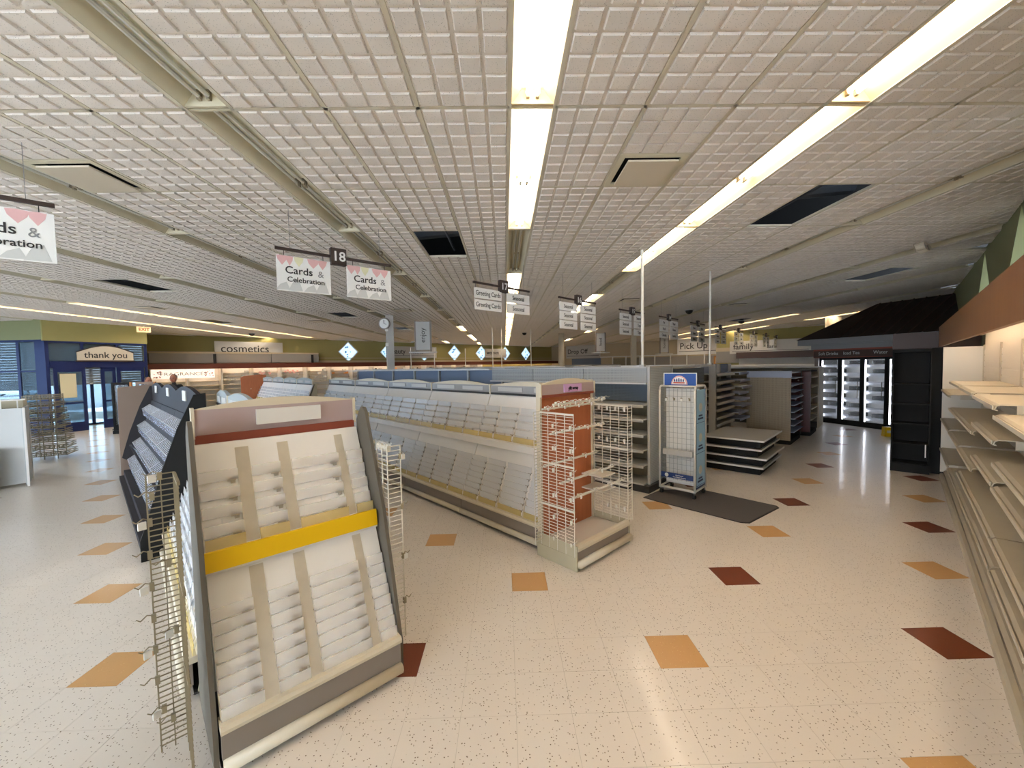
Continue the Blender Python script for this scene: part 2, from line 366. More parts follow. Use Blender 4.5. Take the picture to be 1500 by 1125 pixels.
# ------------------------------------------------------------------ setting: ceiling
HOLES = {(-1, 1, 2), (1, 1, 1), (3, 1, 4), (-4, 1, 4), (-3, 1, 8), (-5, 0, 9), (-3, 2, 12), (4, 1, 11)}
DIFF = {(0, 1, 0): 1, (-2, 0, 0): 1, (-5, 1, 6): 1, (-2, 1, 7): 1, (1, 1, 6): 1, (3, 0, 7): 1, (-4, 2, 9): 1}  # strip k, column c, row n: 2x2 diffuser in the far half
def ceiling():
    top = MB().prism([(-80, -24), (62, -24), (80, 60), (60, 152), (-80, 152)], CE+2.2, CE+2.3, 2).build('ceiling', 'plenum')
    struct(top, 'white drop ceiling of ribbed tiles over a dark void')
    t = MB().box(.03, 1.97, .03, 3.97, 0, .06)
    for i in range(4):
        for j in range(8):
            x0, x1, y0, y1 = .04+i*.483+.035, .04+(i+1)*.483-.035, .04+j*.49+.035, .04+(j+1)*.49-.035
            n = len(t.v); g = .022
            t.v += [(x0, y0, 0), (x1, y0, 0), (x1, y1, 0), (x0, y1, 0), (x0+g, y0+g, -.04), (x1-g, y0+g, -.04), (x1-g, y1-g, -.04), (x0+g, y1-g, -.04)]
            t.f += [[n+7, n+6, n+5, n+4], [n, n+4, n+5, n+1], [n+1, n+5, n+6, n+2], [n+2, n+6, n+7, n+3], [n+3, n+7, n+4, n]]
    tm = t.mesh('ribbed_tile'); tm.materials.append(M['tile'])
    h = MB()
    for f in range(1):
        h.box(.03, 1.97, .03, 1.97, 0, .06)
        for i in range(4):
            for j in range(4):
                h.box(.04+i*.483+.035, .04+(i+1)*.483-.035, .04+j*.483+.035, .04+(j+1)*.483-.035, -.035, 0)
    hm = h.mesh('half_tile'); hm.materials.append(M['tile'])
    cells = []
    for k in range(-10, 9):
        for c in range(3):
            for n in range(-7, 36):
                x, y = XC+7*k+1+2*c, YC+4*n
                if y > 146 or not inside(x+1, y+2, -1.2): continue
                cells.append((k, c, n, x, y))
    vis = sorted([q for q in cells if q[4] > 1 and abs(q[3]+1) < 1.4*(q[4]+4)], key=lambda q: (q[3]+1)**2+(q[4]+2)**2)
    near = set(q[:3] for q in vis[:300])
    far = MB(); flat = MB()
    for k, c, n, x, y in cells:
        if (k, c, n) in HOLES: continue
        if (k, c, n) in DIFF: inst('ceiling_tile', hm, top, (x, y, CE)); continue
        if (k, c, n) in near: inst('ceiling_tile', tm, top, (x, y, CE))
        elif y > 0 and y < 62 and abs(x) < 1.4*(y+4):
            m = len(far.v); far.v += [(a+x, b+y, d+CE) for a, b, d in t.v]; far.f += [[i+m for i in q] for q in t.f]
        else: flat.box(x+.03, x+1.97, y+.03, y+3.97, CE-.03, CE+.05)
    far.build('far_ceiling_tiles', 'tile', top)['kind'] = 'stuff'
    flat.build('distant_ceiling_tiles', 'tile', top)['kind'] = 'stuff'
    g = MB()
    for k in range(-10, 9):
        for o in (-.0, 1, 3, 5):
            x = XC+7*k+o; g.box(x-.045, x+.045, -20, 146, CE-.02, CE+.06)
        for n in range(-7, 36):
            y = YC+4*n
            if abs(k) < 11: g.box(XC+7*k+1, XC+7*k+7, y-.045, y+.045, CE-.02, CE+.06)
    for (k, c, n) in DIFF: g.box(XC+7*k+1+2*c, XC+7*k+3+2*c, YC+4*n+1.955, YC+4*n+2.045, CE-.02, CE+.06)
    g.build('ceiling_grid', 'tbar', top)
    # ducts and joists glimpsed through the missing tiles
    d = MB()
    for (k, c, n) in HOLES:
        x, y = XC+7*k+1+2*c, YC+4*n
        d.box(x-.6, x+2.6, y+1.1, y+1.7, CE+1.2, CE+1.8); d.tube((x-1, y+3.2, CE+.9), (x+3, y+2.2, CE+.9), .35, 10)
        d.tube((x+1.2, y-1, CE+.5), (x+1.2, y+5, CE+.6), .05, 6)
    d.build('duct', 'duct', top)
    for i, q in enumerate(sorted(DIFF)):
        k, c, n = q; x, y = XC+7*k+1+2*c, YC+4*n+2
        where = {(0, 1, 0): 'right of the middle light row', (-2, 0, 0): 'left of the left unlit light row'}.get(q, 'far off above the %s shelves' % ['left', 'right', 'card', 'middle', 'back', 'seasonal', 'outer'][i])
        t_ = thing('air_diffuser', 'square cream air diffuser plate in the ceiling '+where, 'vent', (x, y, CE), 0, 'ceiling air diffusers')
        fr = MB()
        for a in (0, 1):
            fr.prism([(.03+a*1.74, .03), (.2+a*1.74, .03), (.2+a*1.74, 1.97), (.03+a*1.74, 1.97)], -.03, .02, 2)
            fr.box(.2, 1.77, .03+a*1.74, .2+a*1.74, -.03, .02)
        fr.build('frame', 'trough', t_); MB().box(.1, 1.9, .1, 1.9, .18, .5).build('throat', 'plenum', t_)
        MB().box(.3, 1.7, .22, 1.72, -.12, -.07).build('face_plate', 'signbe', t_)
ceiling()

# ceiling lights: a row every 7 ft, fixtures 8 ft long
def lights():
    def fixture(lit):
        h = MB(); z = CE
        pr = [(0.0, 0), (.045, 0), (.26, .30), (.74, .30), (.955, 0), (1.0, 0), (1.0, .04), (.78, .36), (.22, .36), (0, .04)]
        h.prism(pr, .03, 7.97, 1)
        for y0, y1 in ((.03, .09), (7.91, 7.97)): h.prism([(.02, 0), (.98, 0), (.74, .32), (.26, .32)], y0, y1, 1)
        t = MB(); s = MB()
        for x in (.40, .60):
            for y0 in (.12, 4.06):
                t.tube((x, y0+.05, .18), (x, y0+3.77, .18), .052, 8)
                for e in (y0, y0+3.79): s.box(x-.035, x+.035, e-.02, e+.07, .1, .3)
        hm = h.mesh('trough'); hm.materials.append(M['troughlit' if lit else 'trough'])
        tm_ = t.mesh('tubes'); tm_.materials.append(M['tube' if lit else 'tubeoff'])
        sm = s.mesh('sockets'); sm.materials.append(M['socket'])
        return hm, tm_, sm
    # single tubes, so that each is a part of its own
    hm0, _, sm0 = fixture(False); hm1, _, _ = fixture(True)
    tb = MB().tube((0, .05, .18), (0, 3.77, .18), .052, 8)
    tl = tb.mesh('lit_tube'); tl.materials.append(M['tube']); to = tb.mesh('unlit_tube'); to.materials.append(M['tubeoff'])
    sm1 = MB().box(-.035, .035, -.02, .07, .1, .3).mesh('one_socket'); sm1.materials.append(M['socket'])
    def is_lit(k, n):
        y = YC+8*n
        if k == 0: return n != 1 and n < 13
        if k == 1: return n < 2 or n in (3, 4)
        if k in (-6, -5): return n in (3, 4, 5, 6, 7)
        if k == 5: return n in (5, 6, 7, 8, 9)
        if k == 6: return n in (4, 5, 7, 8, 9, 10)
        if k == -1: return n in (6, 8, 9, 11)
        if k == -2: return n in (7, 10)
        if k == 2: return n in (7, 10)
        return False
    rows = {-1: 'first row left of the middle', -2: 'second row left of the middle', -3: 'third row left of the middle', -4: 'fourth row left of the middle', 0: 'the middle row',
            1: 'first row right of the middle', 2: 'second row right of the middle', 3: 'third row right of the middle', 4: 'fourth row right of the middle', -5: 'inner row near the doors', -6: 'outer row near the doors',
            5: 'inner lit row at the right', 6: 'outer lit row at the right', -7: 'outermost left row', 7: 'outermost right row', 8: 'row along the right wall', -8: 'row along the left wall'}
    order = ['nearest', 'second', 'third', 'fourth', 'fifth', 'sixth', 'seventh', 'eighth', 'ninth', 'tenth', 'eleventh', 'twelfth', 'thirteenth', 'fourteenth', 'fifteenth', 'sixteenth']
    for k in range(-8, 9):
        cnt = 0
        for n in range(-2, 17):
            x, y = XC+7*k, YC+8*n-8*0
            if not inside(x+.5, y+4, .5) or y+8 > 142: continue
            if k in (-6, -7, -8) and y < 10: continue
            if y > 3 and abs(x) > 1.5*(y+8): continue
            vis = y+8 > 5
            lit = is_lit(k, n)
            if not vis and not (k in (-3, -1, 1, 3)): continue
            if not vis: lit = True  # unseen fixtures added behind the viewer, all switched on to brighten the room
            lab = '%s cream trough light, %s of %s' % ('lit' if lit else 'unlit', order[min(cnt, 15)], rows.get(k, 'a side row')) if vis else '%s added lit cream trough light out of view behind the viewer, %s' % (order[n+2], rows[k])
            t_ = thing('ceiling_light', lab, 'ceiling light', (x, y, CE), 0, 'fluorescent trough lights in the ceiling')
            cnt += vis
            inst('housing', hm1 if lit else hm0, t_)
            for tx in (.40, .60):
                for y0 in (.12, 4.06): inst('tube', tl if lit else to, t_, (tx, y0, 0))
            if -8 < y < 34:
                for tx in (.40, .60):
                    for ye in (.12, 3.91, 4.06, 7.85): inst('socket', sm1, t_, (tx, ye, 0))
lights()

# ------------------------------------------------------------------ setting: walls
WH = CE+.1
def wallbox(name, p, q, z0, z1, m, th=.35, parent=None, label=None):
    d = Vector((q[0]-p[0], q[1]-p[1])); l = d.length; ang = math.degrees(math.atan2(d.y, d.x))
    o = MB().box(0, l, 0, th, z0, z1).build(name, m, parent, loc=(p[0], p[1], 0), rot=ang)
    return struct(o, label) if parent is None else o
def P45(a, b): return R45.pt(a, b)[:2]
def diamond_wall(name, a0, a1, b, sign, centers, m, label):
    """wall along a, thickness away from the room, with square-on-corner windows; sign=+1 wall lies at larger b"""
    bm = MB(); hz, r = 9.7, 2.12
    A, B = (b, b+1.1) if sign > 0 else (b-.4, b)
    def seg(x0, x1, z0, z1): bm.box(x0, x1, A, B, z0, z1)
    xs = a0
    for c in sorted(centers):
        seg(xs, c-r, 0, CE+.1)
        seg(c-r, c+r, 0, hz-r)
        seg(c-r, c+r, hz+r, CE+.1)
        for sx in (-1, 1):
            for sz in (-1, 1): bm.prism([(c+sx*r, hz+sz*r), (c, hz+sz*r), (c+sx*r, hz)], A, B, 1)
        xs = c+r
    seg(xs, a1, 0, CE+.1)
    return struct(bm.build(name, m, rot=45), label)
def walls():
    wl = diamond_wall('wall_left', 5.6, AR, BL, 1, [36.1, 45.1, 54.1, 63, 72, 81, 89.6], 'olive', 'olive green long wall behind the cosmetics counters')
    wr = diamond_wall('wall_right', -16, 110, BR, -1, [-3.0, 6.2, 15.2, 24.1, 33.4], 'olived', 'grey green wall above the wooden fascia')
    # window panes and film
    for i, c in enumerate([36.1, 45.1, 54.1, 63, 72, 81, 89.6]):
        word = ['nearest the cosmetics sign', 'beside the clock column', 'second right of the clock column', 'third right of the clock column', 'left of the middle lights', 'right of the middle lights', 'nearest the back corner'][i]
        t = thing('window_%d' % (i+1), 'backlit diamond window with blue film print, '+word, 'window', R45.pt(c, BL, 0), 45, 'diamond windows on the far wall')
        t['kind'] = 'structure'
        r = 2.12
        MB().prism([(-r, 9.7), (0, 9.7-r), (r, 9.7), (0, 9.7+r)], .1, .13, 1).build('pane', 'diam', t)
        fr = MB()
        for s1, s2 in ((1, 1), (1, -1), (-1, 1), (-1, -1)):
            fr.prism([(s1*r, 9.7), (s1*(r-.28), 9.7), (0, 9.7+s2*(r-.28)), (0, 9.7+s2*r)], .03, .1, 1)
        fr.build('frame', 'white', t)
        rr = random.Random(i); fp = MB()
        for _ in range(16):
            a, z = rr.uniform(-1.3, 1.3), rr.uniform(-1.3, 1.3)
            if abs(a)+abs(z) > 1.45: continue
            w_, h_, q = rr.uniform(.08, .3), rr.uniform(.08, .3), rr.uniform(-.2, .2)
            fp.prism([(a-w_, 9.7+z), (a, 9.7+z-h_+q), (a+w_, 9.7+z+q), (a-q, 9.7+z+h_)], .06, .1, 1)
        fp.build('film_print', 'diamink', t)
    for i, c in enumerate([-3.0, 6.2, 15.2, 24.1, 33.4]):
        t = thing('window_%d' % (i+8), 'deep diamond window high above the wooden fascia, number %s from the corner kiosk' % ['five', 'four', 'three', 'two', 'one'][i], 'window', R45.pt(c, BR, 0), 45, 'diamond windows over the wall shelves')
        t['kind'] = 'structure'; r = 2.12
        MB().prism([(-r, 9.7), (0, 9.7-r), (r, 9.7), (0, 9.7+r)], -.32, -.3, 1).build('pane', 'skyglass', t)
        MB().box(-.06, .06, -.36, -.26, 9.7-r, 9.7+r).build('mullion', 'white', t)
    # cornice band and red-brown rail on the left wall
    o = MB().box(5.6, AR, BL-.25, BL, 7.55, 7.95).box(5.6, AR, BL-.1, BL, 8.35, 8.5).build('trim_1', 'beigew', rot=45); struct(o, 'pale cornice along the olive wall')
    o = MB().box(5.6, AR, BL-2.6, BL-2.42, 6.7, 7.5).box(5.6, AR, BL-2.42, BL, 7.38, 7.5).build('trim_2', 'rail', rot=45); struct(o, 'red brown rail above the cosmetics shelves')
    # back walls
    p = P45(AR, BL); q = P45(AR, 26)
    wb = struct(MB().box(0, 54.6, 0, .4, 0, CE+.1).build('wall_back', 'beigew', loc=(p[0], p[1], 0), rot=-45), 'beige wall behind the pharmacy counter')
    p2 = P45(84, 26)
    struct(MB().box(0, 17.8, -.3, 0, 0, CE+.1).build('wall_jog', 'beigew', loc=(p2[0], p2[1], 0), rot=45), 'beige return wall beside the pharmacy')
    struct(MB().box(0, 29.2, 0, .4, 0, CE+.1).build('wall_far', 'olive', loc=(p2[0], p2[1], 0), rot=-45), 'olive wall behind the family care aisle')
    t = thing('wall_trim', None, None, (p2[0], p2[1], 0), -45); t.name = 'trim_3'; struct(t, 'cornice and dark red rail on the olive back wall')
    MB().box(0, 29, -.3, 0, 8.2, 8.9).build('cornice', 'beigew', t); MB().box(4, 29, -2, -.1, 6.8, 7.9).build('rail', 'brownbk', t); MB().box(4, 29, -.2, -.02, 3, 6.8).build('lit_strip_panel', 'whitepan', t)  # the white panel under the rail paints in the lit strip there
    MB().box(0, 4, -.15, 0, 6, 8.2).build('grey_panel', 'greyw', t)
    # pharmacy openings in the beige wall
    t = thing('trim_4', None, None, (p[0], p[1], 0), -45); struct(t, 'row of framed openings above the pharmacy counter')
    MB().box(18, 54, -.3, 0, 8.1, 8.35).build('cornice', 'white', t)
    for i in range(8):
        x = 22+i*4.1
        f = MB().box(x-.25, x, -.3, 0, 4, 8.1).build('opening_post', 'white', t)
        MB().box(x+.05, x+3.75, -.12, 0, 4, 7.8).build('opening_panel', 'greyw' if i > 1 else 'pego', t)
    MB().box(8, 18, -.2, 0, 4, 8.0).build('blue_panel', 'blueback', t)
walls()

# ------------------------------------------------------------------ entrance
def entrance():
    Lp, Rp = (-47.7, 43.0), (-44.2, 51.0)
    d = Vector((Rp[0]-Lp[0], Rp[1]-Lp[1])); W = d.length; ang = math.degrees(math.atan2(d.y, d.x))
    struct(MB().box(-.1, W+.1, 0, .5, 9.8, CE+.1).build('wall_entrance', 'olive', loc=(*Lp, 0), rot=ang), 'olive wall above the entrance doors')
    e = thing('door_1', None, None, (*Lp, 0), ang); struct(e, 'navy framed glazed entrance doors with shutters behind')
    f = MB()
    f.box(0, .28, 0, .45, 0, 9.8).box(W-.28, W, 0, .45, 0, 9.8).box(0, W, 0, .45, 9.6, 9.8).box(.28, W-.28, -.1, .45, 6.95, 7.65)
    for x in (2.9, 5.9): f.box(x-.1, x+.1, .05, .35, 7.65, 9.6)
    f.build('frame', 'navy', e)
    MB().box(.28, W-.28, .2, .23, 7.65, 9.6).build('transom_pane', 'tinted', e)
    for nm, x0, x1, y, sg in (('door_leaf', .5, 3.0, -.05, 1), ('door_leaf', 5.75, 8.35, .0, 1), ('door_leaf', 4.4, 5.7, .2, 0)):
        t = .3
        l = MB().box(x0, x0+t, y, y+.15, 0, 6.95).box(x1-t, x1, y, y+.15, 0, 6.95).box(x0+t, x1-t, y, y+.15, 0, 1.0).box(x0+t, x1-t, y, y+.15, 6.5, 6.95).box(x0+t, x1-t, y, y+.15, 3.0, 3.2)
        lo = l.build(nm, 'navy', e)
        MB().box(x0+t, x1-t, y+.06, y+.08, 1, 6.5).build('pane', 'tinted', lo)
        if sg: MB().tube((x0+.4, y-.12, 3.3), (x1-.4, y-.12, 3.3), .05, 6).build('push_bar', 'chrome', lo)
    MB().box(.95, 2.2, -.09, -.06, 3.7, 6.3).build('paper_sign', 'paper', e)
    s = thing('thank_you_sign', 'beige arched sign reading thank you over the entrance doors', 'sign', (*Lp, 0), ang)
    arc = [(2.3, 7.75), (7.2, 7.75), (7.2, 8.6)]+[(7.2-4.9*i/12, 8.6+.75*math.sin(math.pi*i/12)) for i in range(1, 12)]+[(2.3, 8.6)]
    MB().prism(arc, -.35, -.2, 1).build('board', 'signbe', s)
    MB().box(2.2, 7.3, -.4, -.1, 7.6, 7.75).build('base_rail', 'signdk', s)
    top = MB()
    pts = [(7.25-4.99*i/12, 8.6+.77*math.sin(math.pi*i/12)) for i in range(13)]
    for (x0, z0), (x1, z1) in zip(pts, pts[1:]): top.prism([(x0, z0), (x0, z0+.09), (x1, z1+.09), (x1, z1)], -.38, -.15, 1)
    top.build('edge_trim', 'signdk', s)
    text('thank you', .95, 'ink', s, (4.75, -.37, 8.32), sx=1.0, bold=.008)
    # side wall closing towards the cosmetics wall, and storefront to the left
    e2 = P45(5.6, BL)
    wallbox('wall_vestibule', Rp, e2, 0, CE+.1, 'olived', label='wall between the entrance and the cosmetics wall')
    p0 = (-56.5, 43.4)
    wallbox('wall_front', p0, Lp, 9.9, CE+.1, 'olived', label='green wall above the navy storefront windows')
    wallbox('wall_front_base', p0, Lp, 0, 1.5, 'navy', label='low navy wall under the storefront windows')
    def glazing(name, p, q, n, z0, z1, label, wide_last=0, gm='tinted'):
        d = Vector((q[0]-p[0], q[1]-p[1])); l = d.length; a = math.degrees(math.atan2(d.y, d.x))
        t = thing(name, None, None, (*p, 0), a); struct(t, label)
        g = MB()
        for i in range(n+1):
            x = l*i/n; ww = .15 if i < n else .2+wide_last; g.box(max(0, x-ww), min(l, x+.15), 0, .15, z0, z1)
        g.box(0, l, 0, .15, z0, z0+.2).box(0, l, 0, .15, z1-.2, z1).box(0, l, .02, .13, 6.55, 6.7)
        g.build('frame', 'navy', t); MB().box(0, l, .06, .09, z0, z1).build('pane', gm, t)
        return t, l
    glazing('window_20', p0, Lp, 3, 1.5, 9.9, 'navy framed storefront windows left of the entrance', .9)
    # storefront along the left, outside the frame of the picture
    q0 = (-56.5, -16)
    wallbox('wall_street', q0, p0, 10.2, CE+.1, 'olived', label='wall above the street windows')
    wallbox('wall_street_base', q0, p0, 0, .8, 'navy', label='low wall under the street windows')
    glazing('window_21', q0, p0, 12, .8, 10.2, 'navy framed street windows along the left side', gm='tinted2')
    wallbox('wall_behind', (40, -16), q0, 10.2, CE+.1, 'wallw', label='wall above the added windows behind the viewer')
    glazing('window_22', (40, -16), q0, 20, 0, 10.2, 'added unseen navy framed windows behind the viewer, for fill daylight', gm='glass')  # glazing added out of view so that sky light fills the room
    ov = Vector((-.916, .401)) * 6
    glazing('window_23', (Lp[0]+ov.x, Lp[1]+ov.y), (Rp[0]+ov.x, Rp[1]+ov.y), 3, 0, 9.9, 'outer glazed front of the entrance vestibule')
    # roller shutters outside, parking and car
    for (p, q, z0, lab) in (((-57.5, 44.3), (-48.7, 43.9), 4.6, 'grey slatted roller shutter half lowered outside the left windows'), ((-48.5, 43.6), (-45.0, 51.6), 5.05, 'grey slatted roller shutter half lowered behind the entrance doors')):
        d = Vector((q[0]-p[0], q[1]-p[1])); l = d.length; a = math.degrees(math.atan2(d.y, d.x))
        t = thing('roller_shutter', lab, 'shutter', (*p, 0), a, 'roller shutters at the entrance')
        sl = MB().prism([(0, 0), (0, .27), (.05, .24), (.06, .13), (.05, .03)], 0, l, 0).mesh('slat'); sl.materials.append(M['shutter'])
        z = z0
        while z < 10.6: inst('slat', sl, t, (0, 0, z)); z += .28
        MB().box(0, .15, .06, .2, z0, 10.7).box(l-.15, l, .06, .2, z0, 10.7).build('guide_rail', 'shutter', t)
    struct(MB().box(-300, -57, -80, 260, -.5, -.3).box(-57, -44, 46, 160, -.5, -.28).build('ground', 'asphalt'), 'pale parking ground outside')
    # parked car
    c = thing('parked_car', 'white parked car outside, its wheel showing below the shutter', 'car', (-156, 131, -.3), 20)
    MB().prism([(-7, .8), (-6.8, 2.3), (-4, 2.7), (-2.4, 4.3), (2.6, 4.4), (4.4, 3), (6.9, 2.7), (7.2, .9)], -2.8, 2.8, 1).build('body', 'car', c)
    MB().prism([(-3.3, 2.9), (-2.1, 4.05), (2.4, 4.15), (3.8, 3)], -2.83, 2.83, 1).build('side_window', 'ink', c)
    for x in (-4.3, 4.4):
        for y in (-2.6, 2.6):
            wm = MB().tube((x, y-.35, 1.05), (x, y+.35, 1.05), 1.05, 20).build('wheel', 'rubber', c)
            MB().tube((x, y-.38, 1.05), (x, y+.38, 1.05), .65, 14).build('hub_cap', 'chrome', wm)
    # exit sign
    x_ = thing('exit_sign', 'small lit exit sign on the ceiling at the right of the entrance', 'sign', (-43.2, 49.6, 0), ang-8)
    MB().box(-.65, .65, -.08, .08, 11.1, 11.75).build('housing', 'exit', x_); MB().box(-.05, .05, -.05, .05, 11.75, CE).build('stem', 'white', x_)
    text('EXIT', .5, 'redink', x_, (0, -.1, 11.42), bold=.01)
    # security gates
    for i, (x, y) in enumerate(((-40.4, 42.2), (-38.2, 42.5))):
        g = thing('security_gate', ['dark framed security pedestal in front of the entrance, the left one', 'security pedestal with tan edge in front of the entrance, the right one'][i], 'security gate', (x, y, 0), 20, 'security pedestals at the entrance')
        MB().box(0, .18, 0, .3, 0, 5.3).box(1.35, 1.5, 0, .3, 0, 5.3).box(.18, 1.35, 0, .3, 5.05, 5.3).box(-.05, 1.55, -.1, .4, 0, .35).build('frame', ['black', 'finwarm'][i], g)
        MB().box(.18, 1.35, .12, .16, .9, 5.05).build('pane', 'glass', g)
        MB().box(.18, 1.35, .05, .25, .35, .95).build('base_box', 'black', g)
        MB().box(1.5, 1.62, -.02, .32, 0, 5.3).build('edge_post', 'orange', g)
    # vestibule things: stanchion, blue trolley panels
    s = thing('blue_panel_stand', 'tall blue and white panel stand inside the entrance vestibule', 'stand', (-46.2, 49.5, 0), ang)
    MB().box(0, .5, 0, .3, .1, 5.4).build('blue_panel', 'blue', s); MB().box(.5, 1.1, 0, .3, .1, 5.4).build('white_panel', 'white', s); MB().box(-.1, 1.2, -.1, .4, 0, .1).build('base', 'greymet', s)
    s = thing('queue_post', 'slim black queue post standing in the doorway', 'post', (-43.2, 45.6, 0), 0)
    MB().tube((0, 0, .05), (0, 0, 3.0), .06, 8).build('pole', 'black', s); MB().tube((0, 0, 0), (0, 0, .06), .45, 14).build('base', 'black', s); MB().box(-.3, .3, -.05, .05, 1.9, 2.0).build('arm', 'black', s)
entrance()

# ------------------------------------------------------------------ cosmetics wall along the left
def cosmetics():
    fr = R45
    s = thing('cosmetics_sign', 'large pale board reading cosmetics above the left wall shelves', 'sign', fr.pt(13.8, BL-1.2), 45)
    MB().box(0, 9.9, 0, .3, 8.6, 11.1).build('board', 'signgrey', s); MB().box(.8, 8.7, -.03, 0, 9.15, 9.22).build('underline', 'ink', s)
    text('cosmetics', 1.75, 'ink', s, (.75, -.03, 9.9), align='LEFT', bold=.01)
    t = thing('trim_5', None, None, fr.pt(5.7, BL), 45); struct(t, 'grey soffit boxes below the cosmetics sign')
    for i in range(3): MB().box(.1+i*8, 8+i*8, -1.5, -.0, 7.6, 9.4-.3*(i == 2)).build('soffit_box', 'greyw', t)
    for x in (8.05, 22.9): MB().box(x-.25, x+.1, -1.7, -1.5, 7.5, 9).build('black_post', 'ink', t)
    MB().box(0, 24, -1.6, 0, 9.1, 9.35).build('soffit_ledge', 'beigew', t)
    # fragrance sign
    s = thing('fragrances_sign', 'white backlit FRAGRANCES header with pink flowers on the left wall', 'sign', fr.pt(5.9, BL-2.4), 45)
    MB().box(0, 7.5, 0, .15, 5.3, 6.65).build('board', 'litwhite', s)
    text('FRAGRANCES', .72, 'kick', s, (3.75, -.03, 5.95), sx=1.25)
    fl = MB(); rr = random.Random(4)
    for x0 in (.1, 6.3):
        for _ in range(12):
            x, z, r = rr.uniform(x0, x0+1.0), rr.uniform(5.4, 6.5), rr.uniform(.06, .16)
            fl.prism([(x+r*math.cos(k*math.pi/3), z+r*math.sin(k*math.pi/3)) for k in range(6)], -.03, 0, 1)
    fl.build('flower_print', 'pinkart', s)
    # shelf bays
    heights = [.6, 1.6, 2.5, 3.3, 4.0, 4.7, 5.3, 5.9]
    for i in range(15):
        a = 5.8+i*4.3
        frag = i < 2
        t = thing('cosmetics_bay', 'pale cosmetics wall shelving bay, %s from the entrance' % ['first', 'second', 'third', 'fourth', 'fifth', 'sixth', 'seventh', 'eighth', 'ninth', 'tenth', 'eleventh', 'twelfth', 'thirteenth', 'fourteenth', 'fifteenth'][i], 'shelf', fr.pt(a, BL-2.2), 45, 'cosmetics shelving along the left wall')
        MB().box(0, 4.3, 1.9, 2.1, 0, 6.7).build('back_panel', 'white' if i < 9 else 'greyw', t)
        MB().box(0, .12, 0, 1.9, 0, 6.7).box(4.18, 4.3, 0, 1.9, 0, 6.7).build('upright', 'whitepan', t)
        MB().box(.12, 4.18, -.1, 1.9, 0, .5).build('base', 'whitepan', t)
        for z in heights:
            if frag and z > 4.9: continue
            MB().box(.12, 4.18, 1.3 if z > 4.5 else .2+(z % .7), 1.9, z, z+.07).build('shelf', 'shelfedge', t)
        # leftover goods and printed panels on the top rows
        rr = random.Random(i)
        if not frag:
            mm = MB(); m2 = MB()
            for k in range(9):
                x = rr.uniform(.2, 3.6); z = rr.choice(heights[4:])
                (mm if k % 2 else m2).box(x, x+rr.uniform(.2, .7), .9, 1.3, z+.07, z+rr.uniform(.2, .45))
            mm.build('price_strip', 'greyart', t); m2.build('header_card', 'orange' if i in (6, 7, 9) else ('signdk' if i > 5 else 'whitepan'), t)
        if i in (3, 4): 
            mm = MB()
            for k in range(8):
                x, z, r = rr.uniform(.8, 3), rr.uniform(5.7, 6.3), .2
                mm.prism([(x+r*math.cos(q*math.pi/3), z+r*math.sin(q*math.pi/3)) for q in range(6)], 1.0, 1.1, 1)
            mm.build('flower_print', 'pinkart', t)
cosmetics()
def rail_lights():
    for i in range(11):
        t = thing('shelf_strip_light', 'warm strip light under the red brown rail, %s from the entrance' % ['first', 'second', 'third', 'fourth', 'fifth', 'sixth', 'seventh', 'eighth', 'ninth', 'tenth', 'eleventh'][i], 'light', R45.pt(6+i*8.6, BL-1.6), 45, 'strip lights under the cosmetics rail')
        MB().box(0, 8.2, -.62, -.38, 7.25, 7.37).build('housing', 'white', t); MB().tube((.1, -.5, 7.18), (8.1, -.5, 7.18), .06, 6).build('tube', 'lampstrip', t)
rail_lights()

# ------------------------------------------------------------------ card racks
def header(t, W, y, z0, z1, ztop, face, arch='cream', n_lab=2, lab='labelg', plaque=None):
    MB().box(.04, W-.04, y, y+.05, z0, z1).build('header_panel', face, t)
    N = 12
    poly = [(0, z1), (W, z1)]+[(W-W*i/N, z1+(ztop-z1)*math.sin(math.pi*i/N)) for i in range(1, N)]
    MB().prism(poly, y+.0, y+.12, 1).build('header_crest', arch, t)
    MB().box(0, .05, y-.03, y+.14, z0-.05, z1+.04).box(W-.05, W, y-.03, y+.14, z0-.05, z1+.04).build('header_post', 'cream', t)
    MB().box(.07, W-.07, y-.02, y, z0-.08, z0+.01).build('header_rail', 'darkgrey' if face != 'mauve' else 'redtrim', t)
    for i in range(n_lab):
        x = W*(.12+.46*i); MB().box(x, x+W*.32, y-.03, y-.01, z0+.08, z1-.06).build('header_label', lab, t)
def base(t, W, kick='kick'):
    MB().box(0, W, .1, 2.0, .1, .14).build('underframe', 'darkgrey', t)
    p = [(-.09, .14), (-.11, .2), (-.1, .27), (-.05, .31), (.05, .31), (.05, .12), (-.04, .11)]
    MB().prism(p, 0.02, W-.02, 0).build('bumper', 'cream', t, True)
    MB().box(.01, W-.01, .02, .1, .3, .74).build('kick_panel', kick, t)
    MB().prism([(-.02, .72), (-.03, .78), (0, .84), (.25, .86), (.25, .72)], 0, W, 0).build('ledge', 'cream', t)
    MB().box(.1, .3, .4, .6, 0, .12).box(W-.3, W-.1, .4, .6, 0, .12).build('foot', 'black', t)
PK = {}
def pocket_mesh(W, chans, key, m, h, clips=True):
    k = (round(W, 2), key, m)
    if k in PK: return PK[k]
    b = MB(); xs = [0.03]+[c for q in chans for c in q]+[W-.03]
    for x0, x1 in zip(xs[0::2], xs[1::2]):
        if x1-x0 < .05: continue
        b.plate([(.10, .012), (.02, .0), (.045, h)], x0, x1, .008)
        b.box(x0, x1, .035, .048, h-.008, h+.005)
    me = b.mesh('pocket'); me.materials.append(M[m])
    c = MB().box(-.17, -.04, .02, .05, -.03, .05).box(-.12, -.05, .01, .05, -.08, -.0301)
    cm = c.mesh('clip'); cm.materials.append(M['clip'])
    PK[k] = (me, cm); return PK[k]
